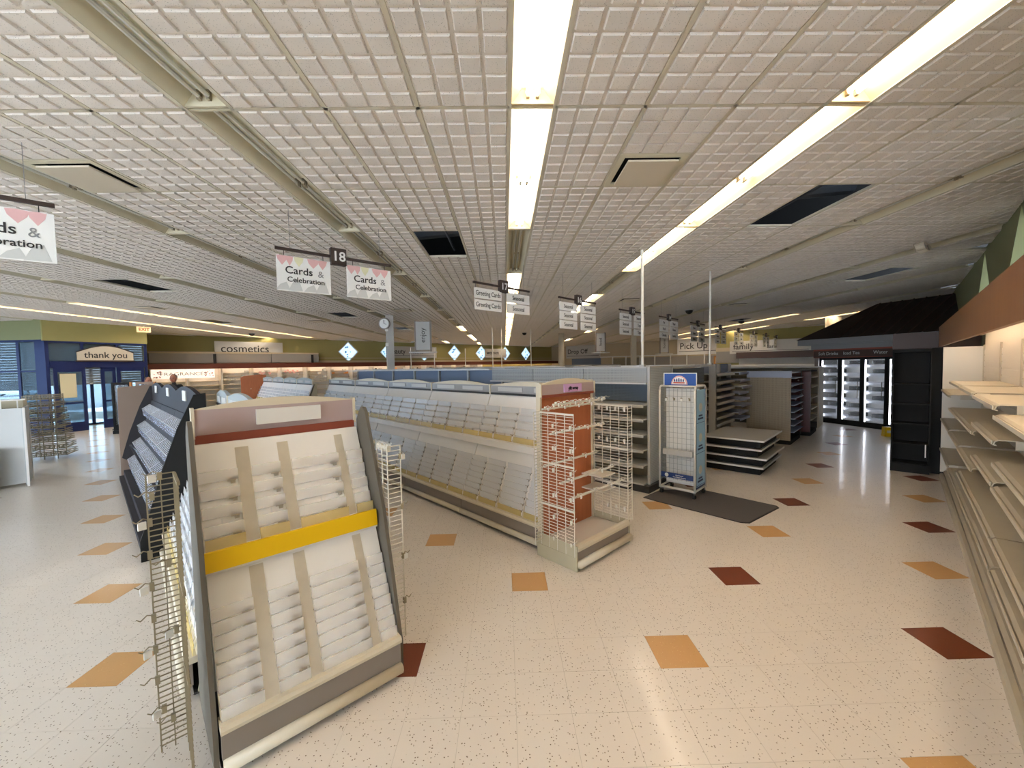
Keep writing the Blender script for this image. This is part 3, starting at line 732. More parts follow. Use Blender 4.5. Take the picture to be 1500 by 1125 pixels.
def bank(t, W, chans, y0, z0, y1, z1, tiers, blank, last_yellow, clips=True, pm='pocket', cd=.05):
    """leaning off-white board with stepped clear pockets, from bottom front (y0,z0) to top back (y1,z1)"""
    th = .05
    MB().prism([(y0, z0), (y1, z1), (y1+th, z1), (y0+th, z0)], 0.02, W-.02, 0).build('back_board', 'offwhite', t)
    ch = MB(); dy = (y1-y0)
    for a, c in chans:
        ch.prism([(y0-cd, z0), (y1-cd, z1-.12), (y1+.01, z1-.1), (y0+.01, z0)], a, c, 0)
    ch.build('channel', 'channel', t)
    st = MB()
    for i in range(len(chans)+1):
        xs = [0]+[c for q in chans for c in q]+[W]
        xm = (xs[2*i]+xs[2*i+1])/2
        if xs[2*i+1]-xs[2*i] > .45: st.prism([(y0-.05, z0), (y1-.035, z1-.3), (y1, z1-.3), (y0, z0)], xm-.012, xm+.012, 0)
    if st.v: st.build('divider', 'lip', t)
    span = z1-z0-blank; step = span/tiers
    for i in range(tiers):
        z = z0+i*step; f = (z-z0)/(z1-z0); y = y0+dy*f-.07
        me, cm = pocket_mesh(W, chans, len(chans), 'pocketb' if (last_yellow and i == 0) else pm, step*.98)
        o = inst('card_pocket', me, t, (0, y, z))
        if clips and i > 0:
            for q in chans: inst('clip', cm, o, (q[0], 0, 0))
def card_module(label, W, loc, rot, group, white=False, fine=True):
    t = thing('card_rack', label, 'card rack', loc, rot, group)
    base(t, W)
    ch = [(W*.2, W*.2+.13), (W*.45, W*.45+.13), (W*.75, W*.75+.13)]
    bank(t, W, ch, .16, .84, 1.0, 2.95, 8, .45, True, fine, 'pocketw', .015)
    MB().prism([(.86, 2.95), (.88, 3.2), (1.05, 3.24), (1.1, 3.0)], 0, W, 0).build('middle_rail', 'offwhite', t)
    bank(t, W, ch, 1.06, 3.25, 1.78, 5.02, 5, .4, True, fine, 'pocketw', .015)
    header(t, W, 1.75, 5.1, 5.42, 5.6, 'cloud' if white else 'greyhdr', 'cream' if not white else 'cloud', 2, 'labelg')
    MB().prism([(.15, .1), (.3, .8), (1.15, 2.95), (1.95, 5.1), (2.1, 5.1), (2.1, .1)], W-.05, W, 0).build('upright', 'creamd', t)
    MB().box(.05, W-.05, 1.95, 2.1, .1, 5.1).build('rear_panel', 'creamd', t)
    return t
def wire_panel(t, name, x, b0, b1, z0, z1, m='wire', wing0=None, wing1=None, hooks=True, pitch=.1, label=None):
    """wire grid in the plane x, from depth b0 to b1, with optional narrow returns to x=wing at b0 / b1"""
    g = MB(); r = .011; n = int((z1-z0)/pitch)
    for i in range(n+1):
        z = z0+(z1-z0)*i/n
        g.tube((x, b0, z), (x, b1, z), r)
        if wing0 is not None: g.tube((x, b0, z), (wing0, b0, z), r)
        if wing1 is not None: g.tube((x, b1, z), (wing1, b1, z), r)
    for k in range(5):
        b = b0+(b1-b0)*k/4; g.tube((x-.01, b, z0-.15), (x-.01, b, z1), r*1.25)
    for wv, b in ((wing0, b0), (wing1, b1)):
        if wv is not None:
            g.tube((wv, b, z0-.1), (wv, b, z1), r*1.3)
            if abs(wv-x) > .3: g.tube(((wv+x)/2, b, z0-.1), ((wv+x)/2, b, z1), r)
    o = g.build(name, m, t)
    if label: o['label'] = label
    c = MB()
    for k in (.3, .62, 1.0):
        z = z0+(z1-z0)*k; c.box(x-.02, x+.02, b0, b1, z-.05, z)
    c.build('cross_band', m, o)
    return o
hook_me = None
def hooks(t, pts, sx, sy, m='wire', L=.22):
    global hook_me
    b = MB().path([(0, 0, 0), (sx*L*.5, sy*L*.5, .05), (sx*L, sy*L, 0), (sx*(L+.05), sy*(L+.05), .05)], .009); b.box(-.03, .03, -.03, .03, -.1, .02)
    me = b.mesh('hook'); me.materials.append(M[m])
    tg = MB().box(-.05, .05, -.012, .012, -.12, .0).mesh('price_tag'); tg.materials.append(M['tag'])
    for i, p in enumerate(pts):
        o = inst('hook', me, t, p)
        if i % 2 == 0: inst('price_tag', tg, o, (sx*L*.6, sy*L*.6, 0), rz=.3)

def front_rack():
    A = Fr(-4.43, 5.99, 42)
    t = thing('end_card_rack', 'large empty card rack with mauve header and yellow rail nearest the viewer', 'card rack', A.pt(0, 0), 42)
    W = 3.0
    base(t, W)
    ch = [(.62, .84), (1.33, 1.53), (2.45, 2.62)]
    bank(t, W, ch, .15, .84, 1.02, 2.92, 8, .55, False)
    MB().prism([(.84, 2.92), (.88, 3.24), (.92, 3.25), (.9, 2.93)], -.08, W-.04, 0).build('shelf_rail', 'yellow', t)['label'] = 'bright yellow rail across the middle'
    MB().prism([(.9, 2.86), (.94, 3.2), (1.1, 3.2), (1.06, 2.86)], -.05, W-.02, 0).build('rail_bracket', 'offwhite', t)
    bank(t, W, ch, 1.1, 3.1, 1.86, 4.93, 5, .36, True)
    header(t, W, 1.95, 5.08, 5.56, 5.72, 'mauve', 'cream', 0)
    MB().box(.04, W-.04, 1.92, 1.96, 4.93, 5.08).build('header_strip', 'redtrim', t)
    MB().prism([(1.02, 5.2), (2.22, 5.2), (2.22, 5.5), (1.02, 5.5)], 1.86, 1.95, 1).build('blank_label', 'label', t)
    MB().box(0, W, 2.05, 2.15, .1, 5.1).build('rear_panel', 'creamd', t)
    for x, nm in ((-.09, 'side_fin'), (W+.01, 'side_fin')):
        MB().prism([(.08, .66), (.37, 1.99), (.69, 3.29), (1.42, 5.3), (1.52, 5.4), (1.64, 5.4), (1.75, 5.3), (1.9, 5.1), (1.95, .15), (.1, .15)], x, x+.07, 0).build(nm, 'fin', t)
    wr = wire_panel(t, 'wire_grid', -.32, .12, .95, .35, 4.68, 'wireg', None, -.66, pitch=.085)
    hooks(wr, [(-.5, .9, 4.7), (-.6, .9, 4.4), (-.64, .9, 4.0), (-.66, .9, 3.5), (-.66, .9, 3.0), (-.66, .9, 2.5), (-.66, .9, 2.0), (-.66, .9, 1.5), (-.6, .9, 1.0), (-.5, .9, .8), (-.4, .9, 2.2), (-.45, .9, 3.3)], -.9, -.4, 'wireg', .17)
    wr = wire_panel(t, 'wire_grid', 3.13, .62, 1.6, .45, 4.6, 'wire', 3.42, None, pitch=.1)
    hooks(wr, [(3.42, .62, z) for z in (4.4, 3.3, 2.2, 1.2)], .9, -.3, 'wireg', .1)
    hooks(wr, [(3.14, b, 4.62) for b in (.7, .9, 1.1, 1.3, 1.5)], .5, -.3, 'wire', .15)
    return A
front_rack()

def gift_rack():
    E = Fr(2.06, 11.93, 42)
    t = thing('gift_wrap_end_rack', 'wire sided end rack with wood back and lilac gift wrap sign', 'display rack', E.pt(0, 0), 42)
    W = 2.95
    MB().box(0, W, .1, 1.6, .08, .14).build('underframe', 'darkgrey', t)
    MB().prism([(-.13, .12), (-.16, .19), (-.14, .27), (-.08, .31), (.05, .31), (.05, .11)], .02, W+.02, 0).build('bumper', 'cream', t, True)
    MB().box(0.05, W-.02, .02, .1, .3, .62).build('kick_panel', 'kick', t)
    MB().prism([(-.03, .6), (-.04, .68), (0, .76), (.12, .78), (.12, .6)], .05, W, 0).build('ledge', 'cream', t)
    for x in (-.02, W-.02): MB().box(x, x+.06, -.02, 1.62, .0, .42).box(x+.01, x+.05, -.02, 1.62, .42, .78).build('side_skirt', 'creamd', t)
    MB().box(.04, W-.04, .1, 1.6, .5, .56).build('deck', 'whitepan', t)
    MB().box(.1, .25, .3, .5, 0, .1).box(W-.3, W-.1, .3, .5, 0, .1).build('foot', 'black', t)
    MB().box(.1, W-.1, 1.5, 1.58, .56, 5.25).build('back_panel', 'redwood', t)
    MB().box(.03, .12, 1.45, 1.62, .5, 5.7).box(W-.12, W-.03, 1.45, 1.62, .5, 5.7).build('upright', 'cream', t)
    header(t, W, 1.4, 5.28, 5.62, 5.8, 'mauve', 'cream', 0)
    MB().box(1.15, 2.1, 1.34, 1.38, 5.33, 5.6).build('lilac_sign', 'pink', t)
    text('gift wrap', .17, 'ink', t, (1.62, 1.33, 5.46), sx=.9, bold=.003)
    l = wire_panel(t, 'wire_grid', 0.0, .06, 1.42, .58, 4.78, 'wire', None, -.3, pitch=.1)
    r = wire_panel(t, 'wire_grid', W, .02, 1.42, .82, 4.8, 'wire', W+.26, None, pitch=.1)
    for (b, z, x0, x1, zz) in ((.26, 2.17, 0, 2.92, 0), (.62, 2.6, 0, 2.92, 0), (1.3, 3.02, 0, 2.9, 0), (1.0, 4.1, 0, 2.95, 0), (1.36, 4.85, .05, 2.88, 0), (.95, 5.02, .1, 2.95, 0)):
        br = MB().box(x0, x1, b-.03, b+.03, z-.04, z+.02).build('crossbar', 'wire', t)
        hooks(br, [(x0+(x1-x0)*k, b, z+.05) for k in ((.15, .45, .72, .93) if z < 4 else (.05, .2, .35, .5, .62, .75, .88, .97))], .35, -.8, 'wire', .2)
    hooks(l, [(.02, b, z) for b in (.2, .9) for z in (.8, 1.5, 2.2, 3.0, 3.7, 4.4)], .8, -.2, 'wire', .2)
    hooks(r, [(W-.02, b, z) for z in (4.72, 3.6, 1.2) for b in (.15, .5, .85, 1.2)], -.6, -.5, 'wire', .2)
    # short loose shelves behind the right grid
    for z, b in ((2.35, .8), (1.85, .8)): MB().box(W-.9, W-.05, .5, 1.35, z, z+.04).build('small_shelf', 'whitepan', t)
gift_rack()

def card_runs():
    E = Fr(2.06, 11.93, 42)
    edges = [1.66, 6.35, 11.2, 16.2, 21.4, 26.8]
    words = ['next to the gift wrap rack', 'second from the gift wrap rack', 'third from the gift wrap rack', 'fourth from the gift wrap rack', 'last before the inner corner']
    for i, (b0, b1) in enumerate(zip(edges, edges[1:])):
        card_module('clear pocket greeting card rack, grey header, '+words[i], b1-b0, E.pt(.3, b1), 42-90, 'card racks in the middle run', fine=True)
    # further stretch beyond the corner, stepped forward
    for i in range(4):
        b0 = 27.0+i*4.2
        card_module('distant white card rack beyond the inner corner, %s from the corner' % ['first', 'second', 'third', 'fourth'][i], 4.2, E.pt(-.9, b0+4.2), 42-90, 'card racks beyond the inner corner', white=True, fine=False)
    t = thing('wood_end_panel', 'red brown wooden end panel closing the far card run', 'end panel', E.pt(-1.2, 44.0), 42)
    MB().prism([(0, 0), (2.4, 0), (2.4, 5.75), (1.8, 5.85), (.3, 5.7), (0, 5.55)], 0, .1, 1).build('panel', 'redwood', t); MB().tube((.9, -.04, 4.3), (.9, .02, 4.3), .05, 8).build('knob', 'cream', t)
    # left run behind the front rack
    A = Fr(-4.43, 5.99, 42)
    for i, (b0, b1) in enumerate(((2.25, 4.9), (4.9, 8.7), (8.7, 11.2))):
        card_module('cloudy white headed card rack behind the yellow railed rack, %s' % ['nearest one', 'middle one', 'one beside the charcoal rack'][i], b1-b0, A.pt(-.25, b1), 42-90, 'card racks behind the front rack', white=True, fine=False)
    # right side of the left run (its back)
    MB_ = MB().box(0, 6.8, 0, .9, 0, 5.0)
    t = thing('card_rack', 'plain cream back half of the left card run', 'card rack', A.pt(3.0, 2.3), 132)
    MB().box(0, 7.6, .0, .6, .1, .8).build('base', 'creamd', t); MB().box(0, 7.6, .5, .65, .8, 5.0).build('back_panel', 'creamd', t)
card_runs()

def charcoal_rack():
    D = Fr(-11.9, 13.3, 45.3)
    for i in range(3):
        W = 4.85; o = D.pt(0, .3+(i+1)*W)
        t = thing('charcoal_card_rack', 'charcoal card rack with arched header and white label, %s' % ['nearest of three', 'middle of three', 'farthest of three'][i], 'card rack', o, 45.3-90, 'charcoal card racks on the left run')
        MB().box(0, W, .1, 1.9, .05, .6).build('base', 'dark', t); MB().box(0, W, -.1, .1, .08, .3).build('bumper', 'dark', t)
        MB().prism([(.45, .6), (1.5, 4.6), (1.7, 4.6), (1.7, .6)], .02, W-.02, 0).build('back_board', 'dark', t)
        N = 12; z1 = 5.45
        poly = [(0, 4.55), (W, 4.55), (W, z1)]+[(W-W*k/N, z1+.24*math.sin(math.pi*k/N)) for k in range(1, N)]+[(0, z1)]
        MB().prism(poly, 1.55, 1.7, 1).build('header_panel', 'dark', t)
        MB().box(W*.42, W*.42+.75, 1.5, 1.54, 5.12, 5.52).build('header_label', 'label', t)
        rr = random.Random(i)
        for k in range(4):
            z = .8+k*.97; y = .45+(z-.6)*.26
            b = MB().plate([(y+.0, z), (y-.16, z+.02), (y-.2, z+.42)], .08, W-.08, .01)
            for q in range(16):
                x = .1+q*(W-.2)/15; b.prism([(y+.02, z), (y-.18, z+.02), (y-.2, z+.4), (y+.14, z+.62)], x-.006, x+.006, 0)
            po = b.build('card_pocket', 'pocketblue', t)
            rb = MB()
            for q in range(16):
                x = .1+q*(W-.2)/15; rb.tube((x, y-.2, z+.42), (x, y+.14, z+.66), .012)
            rb.box(.08, W-.08, y-.22, y-.2, z+.4, z+.43)
            rb.build('divider_rib', 'lip', po)
        MB().box(.1, W-.1, .4, .5, 2.0, 2.05).build('shelf_bar', 'dark', t)
    prof = [(-.15, 0), (-.15, .7), (.05, 1.3), (.45, 2.8), (.95, 4.3), (1.45, 5.45), (1.8, 5.5), (1.8, 0)]
    for i, b in enumerate((.15, 15.0)):
        t = thing('charcoal_end_fin', ['dark curved side panel at the near end of the charcoal racks', 'curved side panel, tan inside, at the far end of the charcoal racks'][i], 'end panel', D.pt(0, b), 45.3)
        if i == 0: MB().prism([(p, z) for p, z in prof], 0, .1, 1).build('panel', 'black', t)
        else:
            MB().prism([(p, z) for p, z in [(.0, 0), (.05, 5.42), (2.0, 5.6), (2.0, 0)]], .05, .15, 1).build('panel', 'finwarm', t)
            MB().prism([(p+.02, z) for p, z in prof if p > 0], .0, .05, 1).build('inner_panel', 'dark', t)
charcoal_rack()

# ------------------------------------------------------------------ pegboard gondola behind the card run
def gondola_shelf(W, D, z, m='greyshelf', name='shelf'):
    return MB().box(0.03, W-.03, 0, D, z-.04, z).box(.03, W-.03, -.03, 0, z-.13, z+.01)
def gondolas():
    G = Fr(6.7, 19.15, 45)
    # bays facing the card run; local x runs towards the end panel
    for i in range(9):
        W = 3.66; b1 = .1+(i+1)*W
        flat = i < 3
        t = thing('pegboard_bay', ('grey pegboard gondola bay with beige shelves, ' if flat else 'blue backed gondola bay under a white canopy, ')+('%s from the end panel' % ['first', 'second', 'third', 'fourth', 'fifth', 'sixth', 'seventh', 'eighth', 'ninth'][i]), 'shelf', G.pt(0, b1), -45, 'gondola bays behind the card racks')
        MB().box(0, W, .0, 1.6, 0, .35).build('base', 'darkgrey', t)
        MB().box(0, W, -.02, 1.5, .35, .42).build('base_deck', 'greyshelf', t)
        MB().box(0, W, 1.45, 1.55, .42, 5.3 if flat else 6.0).build('back_panel', 'pego' if flat else 'blueback', t)
        if flat:
            MB().box(.02, W-.02, .38, .44, 5.32, 6.05).build('upper_pegboard', 'peg', t)
            MB().box(.02, W-.02, 1.38, 1.44, 4.3, 5.3).build('blue_pegboard', 'pegb', t)
            MB().box(0, W, .3, .5, 6.02, 6.1).build('top_rail', 'greymet', t)
            MB().box(0, W, .2, 1.45, 5.24, 5.32).build('header_shelf', 'canopyw', t)
        else:
            MB().box(0, W, .1, 1.6, 6.0, 6.1).build('canopy', 'canopyw', t)
        for z in (4.25, 3.55, 2.8, 2.05, 1.3): gondola_shelf(W, 1.4, z).build('shelf', 'greyshelf', t)
        MB().box(0, .08, 1.3, 1.5, .35, 6.05).box(W-.08, W, 1.3, 1.5, .35, 6.05).build('upright', 'greymet', t)
    # end panel
    t = thing('gondola_end_panel', 'light grey pegboard end panel behind the white rolling rack', 'end panel', G.pt(0, 0), 45)
    MB().box(.4, 3.1, .0, .08, .34, 6.1).build('panel', 'pegl', t)
    MB().box(.36, .44, -.03, .09, .34, 6.12).box(3.06, 3.14, -.03, .09, .34, 6.12).box(.4, 3.1, -.03, .09, 6.05, 6.12).build('edge_trim', 'greymet', t)
    MB().box(0, 3.2, -.15, .09, 0, .34).build('base', 'darkgrey', t)
    # recessed pegboard section to its right
    t = thing('recessed_pegboard_bay', 'dark olive pegboard bay with pale top rail behind the rolling rack', 'shelf', G.pt(3.2, 0), 45)
    MB().box(0, 7.2, .9, 1.0, .3, 5.9).build('back_panel', 'pego', t)
    MB().box(0, 7.2, .85, .9, 4.9, 5.9).build('upper_pegboard', 'pegb', t)
    MB().box(0, 7.2, .2, 1.0, 5.98, 6.08).build('top_rail', 'canopyw', t); MB().box(7.05, 7.25, .1, .5, .1, 6.1).build('upright', 'greymet', t)
    MB().box(0, 7.2, .3, 1.0, .0, .3).build('base', 'darkgrey', t); MB().box(0, 7.2, .3, 1.0, 1.35, 1.42).build('shelf', 'greyshelf', t)
    MB().box(0, 7.2, .95, 1.0, 0, .3).build('toe_board', 'black', t)
    # stepped shelf bays facing right
    for j in range(2):
        t = thing('stepped_shelf_bay', ['grey bay with eight pale shelves behind the stacked bases, nearer', 'pale shelf bay with protruding shelf ends, farther of the pair'][j], 'shelf', G.pt(10.55+j*4.05, .1), 45, 'shelf bays behind the stacked bases')
        X = 4 if j == 0 else 2.7
        MB().box(0, X, 1.3, 1.4, .3, 6.1).build('back_panel', 'pego', t)
        MB().box(.05, X-.05, 1.22, 1.3, 5.35, 6.1).build('blue_panel', 'bluegondola', t)
        MB().box(0, .12, 1.0, 1.4, 0, 6.1).box(X-.12, X, 1.0, 1.4, 0, 6.1).build('upright', 'greymet', t)
        MB().box(0, X, 0, 1.4, 0, .3).build('base', 'darkgrey', t)
        for k, z in enumerate((5.45, 4.92, 4.42, 3.95, 3.5, 3.05, 2.5, 2.05)):
            d = -.0-(.25+.1*(k % 3))*j
            MB().box(.05, X-.05, d, 1.3, z-.05, z).box(.05, X-.05, d-.03, d, z-.16, z+.01).build('shelf', 'greyshelf' if j == 0 else 'bluegondola', t)
    # pegboard backs of the next run, seen over the stack
    t = thing('back_pegboard_run', 'grey and olive slatted gondola back behind the pale shelves', 'shelf', G.pt(17.4, 0), 45-90)
    for x, m, z in ((-4.75, 'pego', 6.0), (-7.9, 'pego', 6.0), (-11.05, 'pego', 6.0)):
        MB().box(x, x+3.15, .3, .4, .3, z).build('back_panel', m, t)
    MB().box(-11, -1.6, .15, .5, 5.95, 6.08).build('top_rail', 'canopyw', t); MB().box(-11, -1.6, .1, .6, 0, .3).build('base', 'darkgrey', t)
    # end caps along the right aisle
    t = thing('pegboard_end_unit', 'beige pegboard unit with blue header and side shelves, behind the stack', 'shelf', G.pt(17.4, -2.9), 45-90)
    MB().box(-2.9, 0, 0, .1, .3, 5.35).build('front_pegboard', 'pegtan', t); MB().box(-2.9, -.5, -.02, .0, 5.0, 5.5).box(-.5, .05, -.02, 0, 4.98, 5.5).build('header', 'bluegondola', t)
    MB().box(-2.9, 0, 0, 4, 0, .3).build('base', 'black', t); MB().box(-2.9, 0, .1, 4, 5.3, 5.36).build('top', 'bluegondola', t)
    MB().box(-1.3, -1.2, .1, 4, .3, 5.3).build('core_panel', 'pegb', t)
    for z in (.9, 1.4, 1.9, 2.4, 2.9, 3.4, 3.9, 4.4, 4.9): MB().box(-1.2, .2, .15, 3.9, z, z+.06).build('shelf', 'bluegondola', t)
    MB().box(0, .06, 3.9, 4, .3, 5.4).build('upright', 'darkgrey', t)
    t = thing('dark_red_end_unit', 'dark red and black display unit with brown shelves on the right aisle', 'shelf', G.pt(22.6, -3.4), 45-90)
    MB().box(-2.4, 0, 0, .1, .3, 5.4).build('front_panel', 'redmach', t); MB().box(-2.4, 0, 0, 3.2, 0, .35).build('base', 'black', t)
    MB().box(-1.2, -1.1, .1, 3.2, .35, 5.3).build('core_panel', 'brownbk', t); MB().box(-2.4, .0, .0, 3.2, 5.3, 5.4).build('top', 'black', t)
    for z in (1.3, 2.2, 3.1, 4.0, 4.8): MB().box(-1.1, .1, .1, 3.1, z, z+.06).build('shelf', 'shelfedge', t)
    rr = random.Random(3); fl = MB()
    for _ in range(16):
        x, z = rr.uniform(-2.2, -.3), rr.uniform(2.2, 4.8); r = rr.uniform(.04, .12); fl.prism([(x-r, z), (x, z-r), (x+r, z), (x, z+r)], -.02, 0, 1)
    fl.build('white_marks', 'labelg', t)
    for i, (a, b, l) in enumerate(((28, -3.6, 30), (36, -4.3, 30), (44, -5, 28), (52, -5.4, 26), (60, -6, 24), (68, -6, 22))):
        if b < BR+.5: b = BR+4.0+i*.3
        t = thing('aisle_gondola', 'long beige gondola running away from the right aisle, %s behind the dark red unit' % ['first', 'second', 'third', 'fourth', 'fifth', 'sixth'][i], 'shelf', G.pt(a, -3.2-i*.3), 45-90, 'gondolas in the family care aisles')
        MB().box(-l, 0, 1.4, 1.6, 0, 5.6).build('core_panel', 'pego', t); MB().box(-l, 0, 0, 3, 0, .4).build('base', 'darkgrey', t)
        MB().box(0, .1, 0, 3, .0, 5.6).build('end_panel', 'shelfcream', t); MB().box(-l, 0, .1, 2.9, 5.55, 5.65).build('canopy', 'canopyw', t)
        for z in (1.2, 2.1, 3.0, 3.9, 4.8): MB().box(-l, 0, .2, 1.4, z, z+.07).box(-l, 0, 1.6, 2.8, z, z+.07).build('shelf', 'shelfcream', t)
    # long runs in the middle distance
    for i, (a, b0, b1, z, m) in enumerate(((9.0, 12, 52, 6.05, 'darkgrey'), (18, 10, 55, 6.0, 'brownbk'), (27, 34, 60, 6.1, 'peg'), (36, 34, 62, 6.0, 'darkgrey'), (46, 34, 62, 6.0, 'pego'), (57, 34, 62, 6.1, 'greyw'))):
        t = thing('aisle_gondola', 'gondola row in the middle distance, %s row behind the card racks' % ['second', 'third', 'fourth', 'fifth', 'sixth', 'seventh'][i], 'shelf', G.pt(a, b1), -45, 'gondola rows in the middle distance')
        l = b1-b0
        MB().box(0, l, 1.4, 1.6, 0, z).build('core_panel', m, t); MB().box(0, l, 0, 3, 0, .4).build('base', 'darkgrey', t)
        MB().box(0, l, .9, 2.1, z, z+.08).build('top_rail', 'canopyw', t)
        for zz in (1.2, 2.1, 3.0, 3.9, 4.8): MB().box(0, l, .2, 1.4, zz, zz+.07).box(0, l, 1.6, 2.8, zz, zz+.07).build('shelf', 'greyshelf', t)
gondolas()

def stack():
    G = Fr(6.7, 19.15, 45)
    x0, y0 = 6.9, -3.4
    for i in range(4):
        dx, dy = [(0, 0), (.05, -.12), (-.03, .1), (.05, 0)][i]
        z = i*.49
        t = thing('shelving_platform', ['lowest black shelving base of the stack on the floor', 'second black shelving base from the floor in the stack', 'third black shelving base from the floor in the stack', 'topmost black shelving base of the stack with bare grey deck'][i], 'shelving base', G.pt(x0+dx-.2, y0+dy-.05, z), 45, 'stacked gondola bases')
        MB().box(.2, 4.2, .2, 3.1, 0, .39).build('plinth', 'black', t)
        MB().prism([(.12, 0), (4.5, .0), (4.6, .1), (4.6, 3.1), (4.5, 3.2), (.12, 3.2), (0, 3.1), (0, .12)], .39, .44, 2).build('deck', 'greymet', t)
        MB().box(0, 4.6, -.03, .0, .37, .46).box(-.03, 0, 0, 3.2, .37, .46).build('lip', 'canopyw', t)
stack()

def rolling_rack():
    O = Fr(8.5, 18.0, 45)
    # face (wire grid) looks to the left front; local x = away to the right
    t = thing('rolling_wire_rack', 'white rolling wire grid rack with blue sign standing on the mat', 'display rack', O.pt(0, 1.6), -45)
    W, D = 1.62, 1.35
    def hoop(y):
        b = MB(); r = .055; pts = [(0, .35)]+[(0, 4.95)]+[(.16-.16*math.cos(k*math.pi/8), 4.98+.17*math.sin(k*math.pi/8)) for k in range(1, 5)]
        return pts
    fr = MB()
    for x in (0, W):
        pts = [(x, 0, .32), (x, 0, 5.0), (x, .06, 5.12), (x, .16, 5.17), (x, D-.16, 5.17), (x, D-.06, 5.12), (x, D, 5.0), (x, D, .32)]
        fr.path(pts, .05, 8)
    for z in (.36, 5.17):
        for y in (.1, D-.1): fr.tube((0, y, z), (W, y, z), .045, 8)
    for x in (0, W): fr.tube((x, 0, .36), (x, D, .36), .045, 8)
    for y in (0, D): fr.tube((0, y, .36), (W, y, .36), .045, 8)
    fr.build('frame', 'pole', t, True)
    MB().box(.05, W-.05, .62, .72, .45, 5.05).build('centre_board', 'white', t)
    g = MB()
    for i in range(7): g.tube((.2+i*.2, .12, .75), (.2+i*.2, .12, 5.05), .01)
    for i in range(18): g.tube((.1, .12, .78+i*.245), (W-.1, .12, .78+i*.245), .01)
    g.build('wire_grid', 'wiregrey', t)
    MB().box(.15, W-.1, -.02, .12, 1.95, 2.2).build('shelf_front', 'greymet', t); MB().box(.15, W-.1, .0, .6, 1.93, 1.96).build('shelf', 'greymet', t)
    MB().box(.08, W-.06, -.05, -.01, .86, 1.1).build('lower_sign', 'navyink', t)
    MB().tube((.35, -.055, .98), (.35, -.06, .98), .09, 14).build('round_mark', 'white', t)
    for z_, s_ in ((1.02, .07), (.93, .07)): text('Card Center' if z_ > 1 else 'Free Display Samples', s_, 'white', t, (.95, -.06, z_), name='lettering', bold=.001)
    MB().box(W-.02, W+.03, .1, D-.1, .5, 5.0).build('side_panel', 'ltblue', t)
    sp = MB().box(W+.03, W+.035, .07, .12, .5, 5.05).box(W+.03, W+.035, D-.12, D-.07, .5, 5.05).box(W+.03, W+.035, .1, D-.1, .46, .54).build('panel_edge', 'navyink', t)
    for z in (1.3, 2.8, 4.2):
        MB().tube((W+.03, .62, z), (W+.04, .62, z), .2, 18).build('round_print', 'canopyw', t)
        MB().box(W+.03, W+.04, .4, .85, z-.42, z-.35).box(W+.03, W+.04, .3, .95, z-.56, z-.48).build('print_lines', 'navyink', t)
        MB().box(W+.03, W+.036, .15, D-.15, z-.72, z-.7).build('print_rule', 'blue', t)
    s = MB().box(.1, W-.05, .3, .36, 5.2, 5.75).build('top_sign', 'blue', t)
    MB().box(.06, W-.01, .28, .3, 5.16, 5.2).box(.06, W-.01, .28, .3, 5.75, 5.79).box(.06, .1, .28, .3, 5.16, 5.79).box(W-.05, W-.01, .28, .3, 5.16, 5.79).build('sign_border', 'white', s)
    cx, cz = W*.5, 5.24
    MB().prism([(cx-.38, cz)]+[(cx-.38*math.cos(k*math.pi/10), cz+.42*math.sin(k*math.pi/10)) for k in range(1, 10)]+[(cx+.38, cz)], .27, .3, 1).build('sign_dome', 'pinkart', s)
    MB().prism([(cx-.32, cz+.02)]+[(cx-.32*math.cos(k*math.pi/10), cz+.02+.34*math.sin(k*math.pi/10)) for k in range(1, 10)]+[(cx+.32, cz+.02)], .255, .27, 1).build('sign_dome_inner', 'white', s)
    for k in range(5):
        x = cx-.2+k*.1; MB().prism([(x-.035, cz+.14), (x+.035, cz+.14), (x+.02, cz+.3-.02*abs(k-2)), (x-.02, cz+.3-.02*abs(k-2))], .24, .255, 1).build('sign_ray', 'navyink', s)
    MB().box(cx-.26, cx+.26, .24, .255, cz+.06, cz+.11).build('sign_line', 'redink', s)
    for x in (.05, W-.05):
        for y in (.08, D-.08):
            c = MB().tube((x-.05, y, .14), (x+.05, y, .14), .13, 14).build('caster', 'rubber', t); MB().box(x-.06, x+.06, y-.06, y+.06, .18, .34).build('caster_fork', 'chrome', c)
    hooks(t, [(.3+.35*k, .1, 4.6) for k in range(4)], 0, -1, 'wireg', .12)
rolling_rack()

def door_mat():
    pts = [(6.34, 18.52), (6.75, 17.95), (9.05, 15.28), (9.35, 15.22), (11.55, 16.75), (11.62, 17.0), (9.6, 19.4), (7.6, 19.6)]
    t = thing('floor_mat', 'dark grey ribbed floor mat under the white rolling rack', 'mat', (0, 0, 0))
    MB().prism(pts, .001, .02, 2).build('edge', 'matedge', t)
    cx = sum(p[0] for p in pts)/8; cy = sum(p[1] for p in pts)/8
    MB().prism([(cx+(x-cx)*.975, cy+(y-cy)*.975) for x, y in pts], .018, .035, 2).build('pile', 'mat', t)
door_mat()

